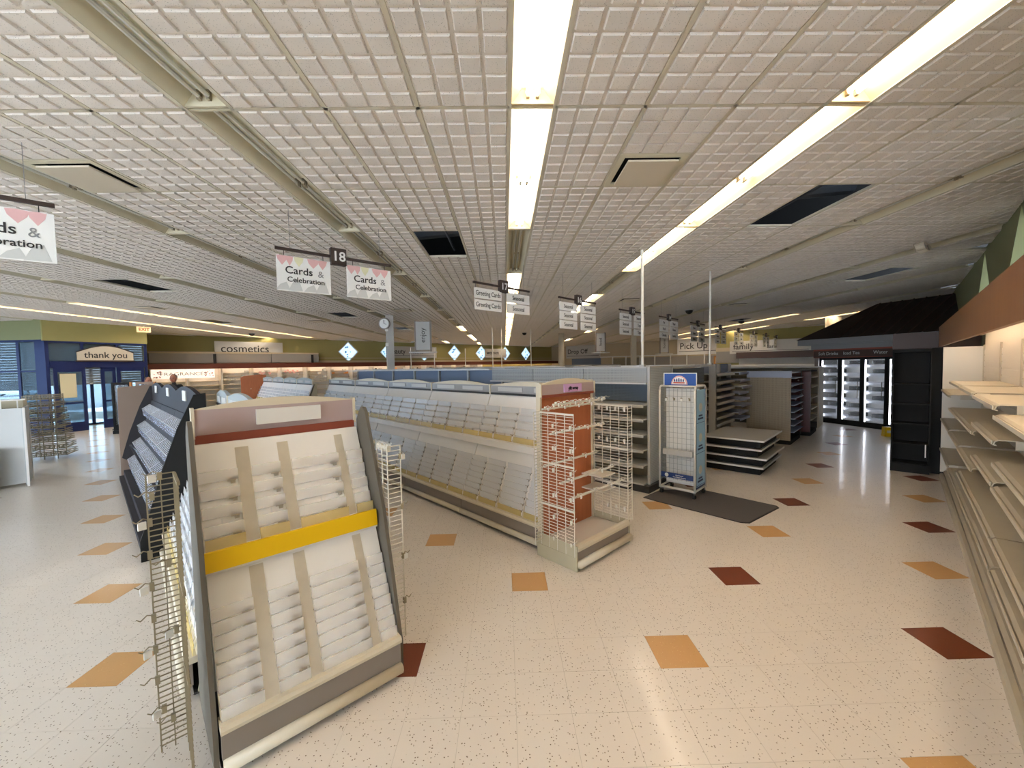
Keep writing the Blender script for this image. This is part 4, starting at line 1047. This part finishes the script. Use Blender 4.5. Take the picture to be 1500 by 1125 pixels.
# ------------------------------------------------------------------ right wall shelving and fascia
def right_wall():
    bays = [(30.55, 25.7, (4.65, 3.15, 1.6)), (25.7, 21.6, (5.26, 4.12, 3.1, 1.5)), (21.6, 17.6, (5.24, 4.14, 3.05, 2.2, 1.5)), (17.6, 13.85, (5.2, 4.42, 3.47, 2.22, 1.55)),
            (13.85, 10.0, (5.0, 3.95, 3.4, 2.22, 1.5)), (10.0, 6.1, (5.0, 3.9, 3.3, 2.2, 1.4)), (6.1, 2.2, (5.0, 3.9, 3.0, 2.0))]
    nm = ['farthest, beside the white end panel', 'second from the white end panel', 'third from the white end panel', 'fourth from the white end panel', 'fifth from the white end panel', 'sixth from the white end panel', 'nearest, at the right picture edge']
    rr = random.Random(8)
    for i, (a0, a1, hs) in enumerate(bays):
        W = a0-a1; t = thing('wall_shelf_bay', 'beige wall shelving bay, '+nm[i], 'shelf', R45.pt(a0, -1.5), 225, 'beige shelving along the right wall')
        MB().box(0, W, 1.4, 1.5, .3, 5.9).box(0, W, 1.4, 1.5, 5.93, 7.4).build('back_board', 'slat', t)
        gr = MB()
        for k in range(22): gr.box(.06, W-.06, 1.385, 1.4, .5+k*.28, .5+k*.28+.23)
        gr.build('slat_strips', 'slat', t)
        MB().box(0, .06, 1.34, 1.42, .2, 6.85).box(W-.06, W, 1.34, 1.42, .2, 6.85).build('upright', 'shelfcream', t)
        MB().box(0, W, .12, 1.4, .05, .36).build('base_box', 'shelfcream', t)
        MB().prism([(-.02, .0), (-.02, .2), (.03, .24), (.12, .24), (.12, .36), (.2, .4), (1.4, .4), (1.4, .34), (.16, .32), (.16, .0)], 0, W, 0).build('base_deck', 'shelfcream', t)
        for z in hs:
            s = MB().plate([(1.35, z), (.06, z), (0, z-.03), (-.03, z-.12), (.03, z-.14)], .03, W-.03, .02)
            s.box(.03, .06, .3, 1.35, z-.2, z).box(W-.06, W-.03, .3, 1.35, z-.2, z)
            o = s.build('shelf', 'shelfcream', t)
            MB().box(.05, W-.05, -.05, -.03, z-.11, z-.02).build('price_rail', 'shelfedge', o)
    t = thing('white_end_panel', 'tall white end panel closing the right wall shelving', 'end panel', R45.pt(30.6, -1.5), 225)
    MB().box(-.1, 0, .0, 1.5, .3, 6.8).build('panel', 'whitepan', t)
    # wooden fascia with end return
    f = thing('trim_6', None, None, R45.pt(32.5, -1.45), 225); struct(f, 'warm wood fascia over the right wall shelving')
    MB().prism([(-.05, 6.86), (-.05, 7.88), (.03, 7.88), (.05, 6.86)], 0, 42, 0).build('fascia_board', 'fascia', f)
    MB().box(0, 42, .0, 1.55, 7.4, 7.5).build('soffit', 'whitepan', f)
    MB().box(0, 42, -.05, 1.5, 7.86, 7.94).build('fascia_top', 'fascia', f)
    MB().box(-.1, 0, -1.9, 1.5, 6.82, 7.7).build('end_return', 'brownbk', f)
    # strip light hidden behind the fascia, above the shelves
    t = thing('shelf_strip_light', 'strip light hidden behind the wood fascia over the shelves', 'light', R45.pt(30.4, -1.75), 225)
    MB().box(0, 30, -.0, .15, 7.3, 7.4).build('housing', 'white', t)
    for k in range(7): MB().tube((.2+k*4.2, .07, 7.25), (3.9+k*4.2, .07, 7.25), .035, 6).build('tube', 'lampstrip', t)
right_wall()

def black_unit():
    # display facing along the wall; local x = away from the wall to ... runs (b .4 -> -1.05)
    t = thing('black_shelf_unit', 'tall black empty shelf unit beside the white end panel', 'shelf', R45.pt(30.9, .42), 45-90)
    W = 1.55
    MB().box(0, W, 1.2, 1.3, 0, 6.75).box(0, .06, 0, 1.3, 0, 6.75).box(W-.06, W, 0, 1.3, 0, 6.75).box(0, W, .0, 1.3, 6.6, 6.75).build('carcass', 'black', t)
    for z in (.4, 1.5, 2.6, 3.7, 4.8): MB().box(.06, W-.06, .1, 1.2, z, z+.08).build('shelf', 'black', t)
    MB().box(.0, W, -.05, .3, 0, .45).build('kick', 'black', t)
    MB().box(W-.2, W-.15, -.02, .0, .9, 1.6).build('loose_strip', 'tag', t)
    t = thing('black_filler_panel', 'black side panel between the black unit and white end panel', 'end panel', R45.pt(31.2, -1.12), 45-90)
    MB().box(0, 1.1, .2, .3, 0, 6.8).build('panel', 'black', t)
    MB().box(0, .1, .3, 1.2, 0, 6.8).build('side_panel', 'black', t)
black_unit()

def kiosk():
    A, C = (31.75, 40.9), (34.3, 30.6)
    d = Vector((C[0]-A[0], C[1]-A[1])); L = d.length; ang = math.degrees(math.atan2(d.y, d.x))
    t = thing('drinks_cooler_kiosk', 'corner cooler kiosk with lit glass doors, grey header and dark roof', 'cooler', (*A, 0), ang)
    # local: x along front, y back
    MB().box(0, .35, 0, .5, .25, 7.1).build('corner_pilaster', 'greyfas', t)
    MB().box(0, L, .0, .6, 0, .3).build('kick', 'black', t)
    MB().box(-.05, L, -.15, .5, 6.45, 7.3).build('header_board', 'redtrim', t)
    MB().box(-.02, L, -.17, -.15, 6.5, 7.15).build('header_face', 'brownbk', t)
    MB().box(-.2, L, -.3, .6, 7.3, 7.75).build('cornice_lower', 'greyfas', t)
    MB().box(-1.0, L, -1.1, 1.0, 7.75, 8.35).build('fascia', 'greyfas', t)
    for x, s in ((1.45, 'Soft Drinks'), (3.6, 'Iced Tea'), (6.0, 'Water')): text(s, .42, 'greyart', t, (x, -.2, 6.85))
    MB().box(-.05, .0, .0, 7.5, .0, 7.6).box(0, 7, 7.4, 7.5, 0, 7.6).build('side_wall', 'greyfas', t)
    # roof, standing seams rising to the wall
    rf = MB(); x0 = -1.1; y0 = -1.2; z0 = 8.3
    ridge = 4.0; ztop = 11.6
    rf.add([(x0, y0, z0), (L+.5, y0, z0), (L+.5, ridge, ztop), (2.9, ridge, ztop), (x0, 9, z0), (2.9, 9, ztop)], [[0, 1, 2, 3], [0, 3, 5, 4]])
    rf.build('roof', 'roof', t)
    sm = MB().tube((0, 0, 0), (0, ridge-y0, ztop-z0), .06, 4).mesh('seam'); sm.materials.append(M['brownbk'])
    k = 3.2
    while k < L+.4: inst('roof_seam', sm, t, (k, y0, z0+.02)); k += .9
    hs = MB()
    for kk in range(4):
        f_ = .2+kk*.22; hs.tube((x0+(2.9-x0)*0+f_*0-.0+kk*1.0, y0, z0+.02), (2.9, y0+(ridge-y0)*(1-(3-kk)*.0)*((2.9-(x0+kk*1.0))/(2.9-x0)) if False else y0+(ridge-y0)*.98, ztop), .05)
    # interior
    ib = MB().box(.4, L-.6, 2.4, 2.5, .3, 6.45).box(.4, L-.6, .5, 2.5, .25, .32).box(.4, L-.6, .5, 2.5, 6.4, 6.45).build('interior', 'white', t)
    nd = 4; dw = 1.98; xs = .45
    for i in range(nd):
        x = xs+i*dw
        fr = MB().box(x, x+.16, -.02, .12, .3, 6.45).box(x+dw-.16, x+dw, -.02, .12, .3, 6.45).box(x+.16, x+dw-.16, -.02, .12, .3, .5).box(x+.16, x+dw-.16, -.02, .12, 6.25, 6.45).build('cooler_door', 'black', t)
        MB().box(x+.16, x+dw-.16, .04, .06, .5, 6.25).build('pane', 'glass', fr)
        MB().tube((x+dw-.3, -.1, 2.6), (x+dw-.3, -.1, 4.2), .03, 6).build('handle', 'chrome', fr)
        MB().tube((x+.1, .3, .5), (x+.1, .3, 6.2), .05, 6).build('door_lamp', 'lamp', fr)
        for k in range(7):
            z = .6+k*.82
            rk = MB().box(x+.15, x+dw-.1, .45, 1.9, z, z+.04)
            for q in range(9): rk.box(x+.18+q*.19, x+.2+q*.19, .42, 1.9, z+.04, z+.26)
            rk.box(x+.15, x+dw-.1, .4, .43, z-.02, z+.2)
            ro = rk.build('rack_shelf', 'coolrack', t)
            if (k+i) % 3 != 0: MB().box(x+.4, x+dw-.5, .7, 1.6, z+.28, z+.62).build('dark_tray', 'coolbox', ro)
    wf = thing('wet_floor_box', 'small yellow box sign on the floor by the cooler', 'sign', (30.9, 31.9, 0), -20)
    MB().prism([(-.4, 0), (.4, 0), (.35, .75), (-.35, .75)], -.25, .25, 1).build('box', 'yellow', wf); MB().box(-.25, .25, -.27, -.25, .3, .5).build('print', 'signbe', wf)
kiosk()

# ------------------------------------------------------------------ left foreground gondola and wire stand
def left_side():
    Lg = Fr(-27.3, 22.75, 45)
    t = thing('low_white_gondola', 'low pale gondola end with pegboard panels at the left edge', 'shelf', Lg.pt(0, 0), 45)
    MB().box(-.75, .4, .55, .65, .1, 4.4).build('front_panel', 'canopyw', t)
    MB().box(.36, .46, .0, 2.2, .1, 4.42).build('side_pegboard', 'pegl', t); MB().box(.4, .5, -.05, .08, .0, 4.45).box(.4, .5, 2.1, 2.2, 0, 4.45).build('edge_post', 'white', t)
    MB().box(-12, -.75, .9, 1.0, 2.2, 4.4).build('rear_pegboard', 'pegl', t)
    MB().box(-12, -.8, -.6, .9, .1, 2.1).build('lower_cabinet', 'white', t); MB().box(-12, -.7, -.7, .95, 2.1, 2.25).build('worktop', 'signbe', t)
    MB().box(-.85, -.75, -.62, .9, .05, 2.1).build('teal_edge', 'duct', t); MB().box(-1.6, -1.35, -.7, -.6, 0, 2.1).build('pilaster', 'whitepan', t)
    h = MB().path([(-.4, .6, 4.4), (-.4, .6, 4.85), (.2, .6, 4.85), (.2, .6, 4.4)], .035).box(-.6, .5, .57, .63, 4.83, 4.9).build('label_holder', 'white', t)
    # worn wooden top behind, and tangle of wire baskets
    t = thing('tan_counter', 'tan low counter behind the pale gondola', 'counter', Lg.pt(-12, 3.2), 45)
    MB().box(0, 12.2, 0, 2, 4.3, 4.75).build('top', 'creamd', t); MB().box(0, 12, .1, 1.9, 0, 4.3).build('body', 'pego', t)
    t = thing('wire_basket_stand', 'tall dull wire basket stand between the pale gondola and the doors', 'display rack', (-34.6, 29.8, 0), 30)
    b = MB(); rr = random.Random(2)
    for x in (0, .7, 1.4):
        for y in (0, 1.5): b.tube((x, y, 0), (x, y, 4.8), .035)
    b.build('post', 'wireg', t)
    for k in range(9):
        z = .3+k*.52; o = 0.2*(k % 2); bb = MB()
        x1 = 1.3+.7*(1-k/9)
        for zz in (z, z+.14, z+.28):
            bb.path([(-.1, -.3, zz), (x1, -.3-o, zz), (x1, 1.6, zz), (-.1, 1.6, zz), (-.1, -.3, zz)], .035)
        for q in range(9): bb.tube((-.1+q*x1/8, -.3, z), (-.1+q*x1/8, -.3, z+.28), .03); bb.tube((-.1+q*x1/8, -.3, z), (-.1+q*x1/8, 1.6, z), .03)
        bb.build('basket', 'wireg', t)
left_side()

# ------------------------------------------------------------------ hanging aisle signs
def aisle_signs():
    def hang(t, xs, z):
        w = MB()
        for x in xs: w.tube((x, 0, z), (x, 0, CE), .008)
        w.build('hanging_wire', 'inkg', t)
    def card_sign(c, num, label, two=True):
        t = thing('aisle_sign', label, 'sign', (c[0], c[1], 0), 41, 'hanging aisle signs')
        z = 10.5
        MB().box(-2.12, 2.12, -.04, .04, z-.05, z+.05).build('bar', 'signdk', t)
        MB().box(-.28, .28, -.1, .1, z-.3, z+.32).build('number_box', 'signdk', t)
        text(num, .5, 'white', t, (0, -.11, z), bold=.008)
        hang(t, (-1.65, 1.65), z)
        for s in (-1, 1):
            x0, x1 = (-2.1, -.3) if s < 0 else (.3, 2.1)
            z1, z0 = z-.22, z-1.45
            p = MB().box(x0, x1, -.012, .012, z0, z1).build('hanging_card', 'white', t)
            MB().tube((x0+.25, 0, z1), (x0+.25, 0, z-.04), .012).tube((x1-.25, 0, z1), (x1-.25, 0, z-.04), .012).build('hook', 'ink', p)
            a = MB(); b = MB(); g = MB()
            for (cx, r, q) in ((.18, .17, a), (.42, .12, a), (.72, .16, b), (1.2, .2, a), (1.52, .16, a)):
                q.prism([(x0+cx-r, z1-.02), (x0+cx-r*.8, z1-.16), (x0+cx, z1-.34), (x0+cx+r*.8, z1-.16), (x0+cx+r, z1-.02), (x0+cx, z1)], -.016, -.012, 1)
            for (cx, cz) in ((.2, .12), (.6, .22), (1.1, .1), (1.5, .24)):
                g.prism([(x0+cx-.25, z0+.02), (x0+cx+.22, z0+.04), (x0+cx+.1, z0+cz+.2), (x0+cx-.1, z0+cz+.1)], -.016, -.012, 1)
            a.build('balloon_print', 'pinkart', p); b.build('pale_print', 'yelart', p); g.build('envelope_print', 'greyart', p)
            text('Cards', .36, 'ink', p, (x0+.72, -.02, z1-.5), sx=1.05, bold=.004); text('&', .34, 'inkg', p, (x0+1.45, -.02, z1-.53))
            text('Celebration', .25, 'ink', p, (x0+.95, -.02, z1-.82), sx=1.05, bold=.003)
        return t
    card_sign((-6.25, 15.7), '18', 'hanging aisle sign numbered 18 with two Cards and Celebration boards')
    card_sign((-12.85, 9.2), '19', 'hanging Cards and Celebration sign cut off at the left edge')
    def strip_sign(c, num, left, right, label, z=10.5, m='white'):
        t = thing('aisle_sign', label, 'sign', (c[0], c[1], 0), 45, 'hanging aisle signs')
        MB().box(-2.12, 2.12, -.04, .04, z-.05, z+.05).build('bar', 'signdk', t)
        MB().box(-.3, .3, -.1, .1, z-.3, z+.34).build('number_box', 'signdk', t)
        text(num, .5, 'white', t, (0, -.11, z), bold=.008)
        hang(t, (-1.65, 1.65), z)
        for s, L_ in ((-1, left), (1, right)):
            x0, x1 = (-2.05, -.15) if s < 0 else (.25, 2.1)
            h = .52
            for i, tx in enumerate(L_):
                z1 = z-.25-i*.58
                p = MB().box(x0, x1, -.015, .015, z1-h, z1).build('name_board', m, t)
                text(tx, .34, 'ink', p, ((x0+x1)/2, -.02, z1-h/2), sx=.82, bold=.002)
            MB().tube((x0+.1, 0, z), (x0+.1, 0, z-.25), .01).tube((x1-.1, 0, z), (x1-.1, 0, z-.25), .01).build('hook', 'ink', t)
        return t
    strip_sign((0.0, 22.0), '17', ['Greeting Cards']*2, ['Seasonal']*2, 'hanging aisle sign numbered 17 reading Greeting Cards and Seasonal')
    strip_sign((4.95, 26.95), '16', ['Seasonal']*3, ['Seasonal']*3, 'hanging aisle sign numbered 16 with six Seasonal boards')
    strip_sign((10.5, 33.1), '15', ['Seasonal']*3, ['Seasonal', 'Toys', 'Toys'], 'hanging aisle sign numbered 15 left of the tall white pole')
    strip_sign((15.6, 38.2), '14', ['Pet', 'Food', 'Cleaning'], ['Paper', 'Home', 'Laundry'], 'hanging aisle sign numbered 14 right of the tall white pole')
    names = {13: ('Home', 'Office'), 12: ('Snacks', 'Grocery'), 11: ('Candy', 'Drinks'), 10: ('Oral', 'Hair'), 9: ('Soap', 'Bath'), 8: ('Foot', 'Baby'), 7: ('Skin', 'Shave'), 6: ('Cough', 'Vitamins')}
    for i, n in enumerate(range(13, 5, -1)):
        c = (20.9+5.35*i, 43.5+5.35*i)
        if not inside(c[0], c[1], 2): continue
        a = names[n]
        strip_sign(c, str(n), [a[0]]*3, [a[1]]*3, '%s hanging aisle sign beyond sign 14, toward the family care wall' % ['first', 'second', 'third', 'fourth', 'fifth', 'sixth', 'seventh', 'eighth'][i], 10.4)
    # hanging department banners
    for (px, dep, word, top, label) in ((621, 45, 'enjoy', 11.3, 'grey hanging banner reading enjoy beside the clock column'), (880, 70, 'food', 11.6, 'grey hanging banner reading food before the beige wall'), (974, 75, 'home', 11.3, 'grey hanging banner reading home near Pick Up')):
        x = (px-739)/593*dep
        t = thing('hanging_banner', label, 'sign', (x, dep, 0), 10, 'vertical hanging banners')
        MB().box(-.75, .75, -.06, .06, top-3.1, top).build('panel', 'labelg', t)
        MB().box(.75, .95, -.1, .1, top-3.3, top+.1).box(-.9, -.75, -.1, .1, top-3.3, top+.1).build('side_rail', 'kick', t)
        MB().box(-1.5, 1.5, -.5, .5, top-3.45, top-3.3).build('bottom_tray', 'labelg', t); MB().tube((0, 0, top), (0, 0, CE), .03).build('stem', 'pole', t)
        text(word, .75, 'ink', t, (0, -.08, top-1.5), rot=(90, -90, 0))
    # wall signs far away
    def wsign(fr, a, b, rot, w, h, zc, lines, label, m='signgrey', sz=None):
        t = thing('wall_sign', label, 'sign', fr.pt(a, b), rot)
        MB().box(-w/2, w/2, -.2, 0, zc-h/2, zc+h/2).build('board', m, t)
        MB().box(-w/2+.4, w/2-.4, -.23, -.2, zc-h*.33, zc-h*.3).build('underline', 'ink', t)
        wd = lines.split('|'); sz = sz or h*.62
        text(wd[0], sz, 'ink', t, (-w/2+.6, -.24, zc+.1), align='LEFT', bold=.01)
        if len(wd) > 1: text(wd[1], sz*.62, 'ink', t, (-w/2+1.1+sz*.56*len(wd[0]), -.24, zc-.05), align='LEFT', bold=.01)
    wsign(R45, 50.5, BL-.6, 45, 13, 2.5, 9.75, 'beauty|radiance', 'long grey board reading beauty, behind the clock column', sz=1.5)
    wsign(R45, 76.5, BL-.6, 45, 8, 2.4, 9.75, 'women', 'grey board reading women on the far wall', sz=1.5)
    wsign(R45, AR-.2, BL-12, -45, 12, 3.8, 10.0, 'Drop Off', 'pale board reading Drop Off at the pharmacy', 'signgrey', 1.9)
    wsign(R45, AR-.2, 34, -45, 13, 3.6, 10.1, 'Pick Up', 'pale board reading Pick Up at the pharmacy', 'white', 2.1)
    wsign(R45, 83.5, 17.2, -45, 12.5, 2.3, 8.85, 'family|care', 'long grey board reading family care on the olive wall', 'signgrey', 1.45)
    t = thing('poster', 'small framed orange poster left of the family care wall', 'poster', R45.pt(AR-.2, 30), -45)
    MB().box(-2, 2, -.1, 0, 5.5, 7.6).build('frame', 'orange', t); MB().box(-1.6, 1.6, -.13, -.1, 5.8, 7.3).build('print', 'signbe', t)
aisle_signs()

# ------------------------------------------------------------------ columns, poles, clock, small ceiling things
def odds():
    t = thing('square_column', 'slim grey square column carrying the round clock', 'column', (-12.35, 44.2, 0), 20)
    MB().box(-.38, .38, -.38, .38, 0, CE).build('shaft', 'greymet', t); MB().box(-.45, .45, -.45, .45, 0, .5).build('plinth', 'kick', t)
    for z in (8.6, 10.2): MB().box(-.5, -.2, -.55, -.38, z, z+.35).build('junction_box', 'white', t)
    c = thing('wall_clock', 'round pale clock mounted on the slim grey column', 'clock', (-12.7, 43.7, 0), -10)
    MB().tube((0, 0, 11.0), (0, -.18, 11.0), .62, 20).build('case', 'kick', c); MB().tube((0, -.17, 11.0), (0, -.2, 11.0), .52, 20).build('dial', 'white', c)
    MB().path([(0, -.22, 11.0), (0, -.22, 11.38)], .03).path([(0, -.22, 11.0), (.25, -.22, 10.9)], .03).build('hands', 'ink', c)
    t = thing('round_column', 'cream round column in front of the beige pharmacy wall', 'column', (10.26, 72.85, 0))
    MB().tube((0, 0, 0), (0, 0, CE), .5, 18).build('shaft', 'column', t, True); MB().tube((0, 0, 0), (0, 0, .4), .6, 18).build('plinth', 'kick', t)
    t = thing('round_column', 'cream round column above the cooler kiosk roof', 'column', (43.5, 52.9, 0))
    MB().tube((0, 0, 0), (0, 0, CE), .9, 22).build('shaft', 'column', t, True); MB().tube((0, 0, 0), (0, 0, .4), 1.0, 22).build('plinth', 'kick', t)
    t = thing('square_column', 'narrow olive column right of the Pick Up sign', 'column', (22.4, 70, 0))
    MB().box(-.4, .4, -.4, .4, 0, CE).build('shaft', 'column', t); MB().box(-.5, .5, -.5, .5, 0, .4).build('plinth', 'kick', t)
    for i, (x, y, r) in enumerate(((6.95, 20.3, .07), (12.9, 25.25, .055))):
        t = thing('power_pole', ['tall white power pole rising from the grey end panel', 'thin white power pole rising above the dark pegboard bay'][i], 'pole', (x, y, 0), 45)
        MB().tube((0, 0, 6.1), (0, 0, CE+.3), r, 8).build('pole', 'pole', t); MB().box(-.12, .12, -.12, .12, 6.1, 6.2).build('foot_plate', 'greymet', t)
    for i, (px, d) in enumerate(((603, 60), (637, 63), (682, 66), (722, 60), (735, 62), (778, 62))):
        x = (px-739)/593*d
        t = thing('power_pole', 'distant thin pale power pole, %s from the left above the middle gondolas' % ['first', 'second', 'third', 'fourth', 'fifth', 'sixth'][i], 'pole', (x, d, 0), 0, 'distant power poles')
        MB().tube((0, 0, 6), (0, 0, 9.2 if i < 3 else CE), .07, 6).build('pole', 'pole', t)
    t = thing('emergency_light', 'twin head emergency lamp on the ceiling near the right windows', 'lamp', (20.6, 19.8, CE), 30)
    MB().box(-.3, .3, -.15, .15, -.12, 0).build('base_box', 'signbe', t)
    for x in (-.32, .32):
        MB().tube((x, -.15, -.22), (x*1.3, .15, -.3), .2, 14).build('lamp_head', 'signbe', t); MB().tube((x, -.17, -.215), (x, -.15, -.22), .16, 14).build('lens', 'chrome', t)
    for i, (x, y) in enumerate(((13.6, 62), (3.5, 70), (33, 56), (-38, 62), (20.0, 43.6))):
        t = thing('dome_camera', 'small dark dome camera on the ceiling, '+['before the Drop Off sign', 'above the middle gondolas', 'before the inner lit row at the right', 'above the cosmetics aisle', 'above the aisle 13 sign'][i], 'security camera', (x, y, CE))
        MB().tube((0, 0, -.08), (0, 0, 0), .5, 16).build('base_ring', 'greyart', t); MB().sphere((0, 0, -.1), .38, 12, 8).build('dome', 'ink', t, True)
odds()

# ------------------------------------------------------------------ two people by the fragrance shelves
def person(label, loc, rot, h, hairm):
    t = thing('person', label, 'person', loc, rot)
    import bmesh
    J = {'pelvis': (0, 0, .53), 'belly': (0, -.01, .6), 'chest': (0, 0, .72), 'neck': (0, .005, .835), 'head0': (0, -.0, .87),
         'shl': (-.11, 0, .81), 'ell': (-.15, .01, .64), 'wrl': (-.14, -.05, .5), 'hal': (-.135, -.07, .455), 'shr': (.11, 0, .81), 'elr': (.15, .01, .64), 'wrr': (.14, -.05, .5), 'har': (.135, -.07, .455),
         'hpl': (-.05, 0, .5), 'knl': (-.055, -.01, .28), 'anl': (-.06, .01, .05), 'tol': (-.065, -.09, .02), 'hpr': (.05, 0, .5), 'knr': (.055, -.01, .28), 'anr': (.06, .01, .05), 'tor': (.065, -.09, .02)}
    Rd = {'pelvis': .085, 'belly': .08, 'chest': .09, 'neck': .034, 'head0': .034, 'shl': .045, 'ell': .03, 'wrl': .018, 'hal': .02, 'shr': .045, 'elr': .03, 'wrr': .018, 'har': .02,
          'hpl': .055, 'knl': .036, 'anl': .024, 'tol': .022, 'hpr': .055, 'knr': .036, 'anr': .024, 'tor': .022}
    E_ = [('pelvis', 'belly'), ('belly', 'chest'), ('chest', 'neck'), ('neck', 'head0'), ('chest', 'shl'), ('shl', 'ell'), ('ell', 'wrl'), ('wrl', 'hal'), ('chest', 'shr'), ('shr', 'elr'), ('elr', 'wrr'), ('wrr', 'har'),
          ('pelvis', 'hpl'), ('hpl', 'knl'), ('knl', 'anl'), ('anl', 'tol'), ('pelvis', 'hpr'), ('hpr', 'knr'), ('knr', 'anr'), ('anr', 'tor')]
    ks = list(J); me = bpy.data.meshes.new('body'); H = h*FT
    me.from_pydata([tuple(c*H for c in J[k]) for k in ks], [(ks.index(a), ks.index(b)) for a, b in E_], []); me.materials.append(M['shirt'])
    o = bpy.data.objects.new('body', me); COL.objects.link(o); o.parent = t
    sk = o.modifiers.new('skin', 'SKIN'); sk.use_smooth_shade = True
    for i, k in enumerate(ks):
        v = me.skin_vertices[0].data[i]; v.radius = (Rd[k]*H, Rd[k]*H*.85); v.use_root = (k == 'pelvis')
    sb = o.modifiers.new('sub', 'SUBSURF'); sb.levels = 1; sb.render_levels = 1
    MB().sphere((0, -.01*h, .925*h), .062*h, 16, 12, (.82, 1.0, 1.25)).sphere((0, -.075*h, .915*h), .012*h, 6, 4, (.8, 1, 1.4)).sphere((-.052*h, 0, .92*h), .015*h, 6, 4, (.5, 1, 1.3)).sphere((.052*h, 0, .92*h), .015*h, 6, 4, (.5, 1, 1.3)).build('head', 'skin', t, True)
    MB().sphere((0, .012*h, .95*h), .062*h, 14, 10, (.88, 1.0, .95)).build('hair', hairm, t, True)
    MB().sphere((-.02*h, -.062*h, .93*h), .008*h, 6, 4).sphere((.02*h, -.062*h, .93*h), .008*h, 6, 4).build('eyes', 'ink', t)
    MB().box(-.018*h, .018*h, -.068*h, -.06*h, .888*h, .892*h).build('mouth', 'redink', t)
    for s in (-1, 1):
        hb = MB()
        for k in range(4): hb.tube((s*(.125+.008*k)*h, (-.078+.004*k)*h, .455*h), (s*(.124+.008*k)*h, (-.088+.004*k)*h, (.425+.004*abs(k-1.5))*h), .0045*h, 6)
        hb.tube((s*.12*h, -.085*h, .465*h), (s*.112*h, -.095*h, .44*h), .0055*h, 6)
        hb.build('hand', 'skin', t, True)
person('man with short grey hair in a black jacket facing left by the fragrances sign', (-37.1, 46, 0), 15, 6.0, 'hair')
person('person with reddish brown hair seen in part beside the tan panel', (-39.9, 46, 0), 60, 5.75, 'signdk')

# lettering becomes plain mesh
def bake_text():
    dg = bpy.context.evaluated_depsgraph_get()
    ms = [bpy.data.meshes.new_from_object(o.evaluated_get(dg)) for o in TEXTS]
    for o, me in zip(TEXTS, ms):
        n = bpy.data.objects.new('lettering', me); COL.objects.link(n); n.parent = o.parent
        n.location, n.rotation_euler, n.scale = o.location.copy(), o.rotation_euler.copy(), o.scale.copy()
        c = o.data; bpy.data.objects.remove(o); bpy.data.curves.remove(c)
bake_text()
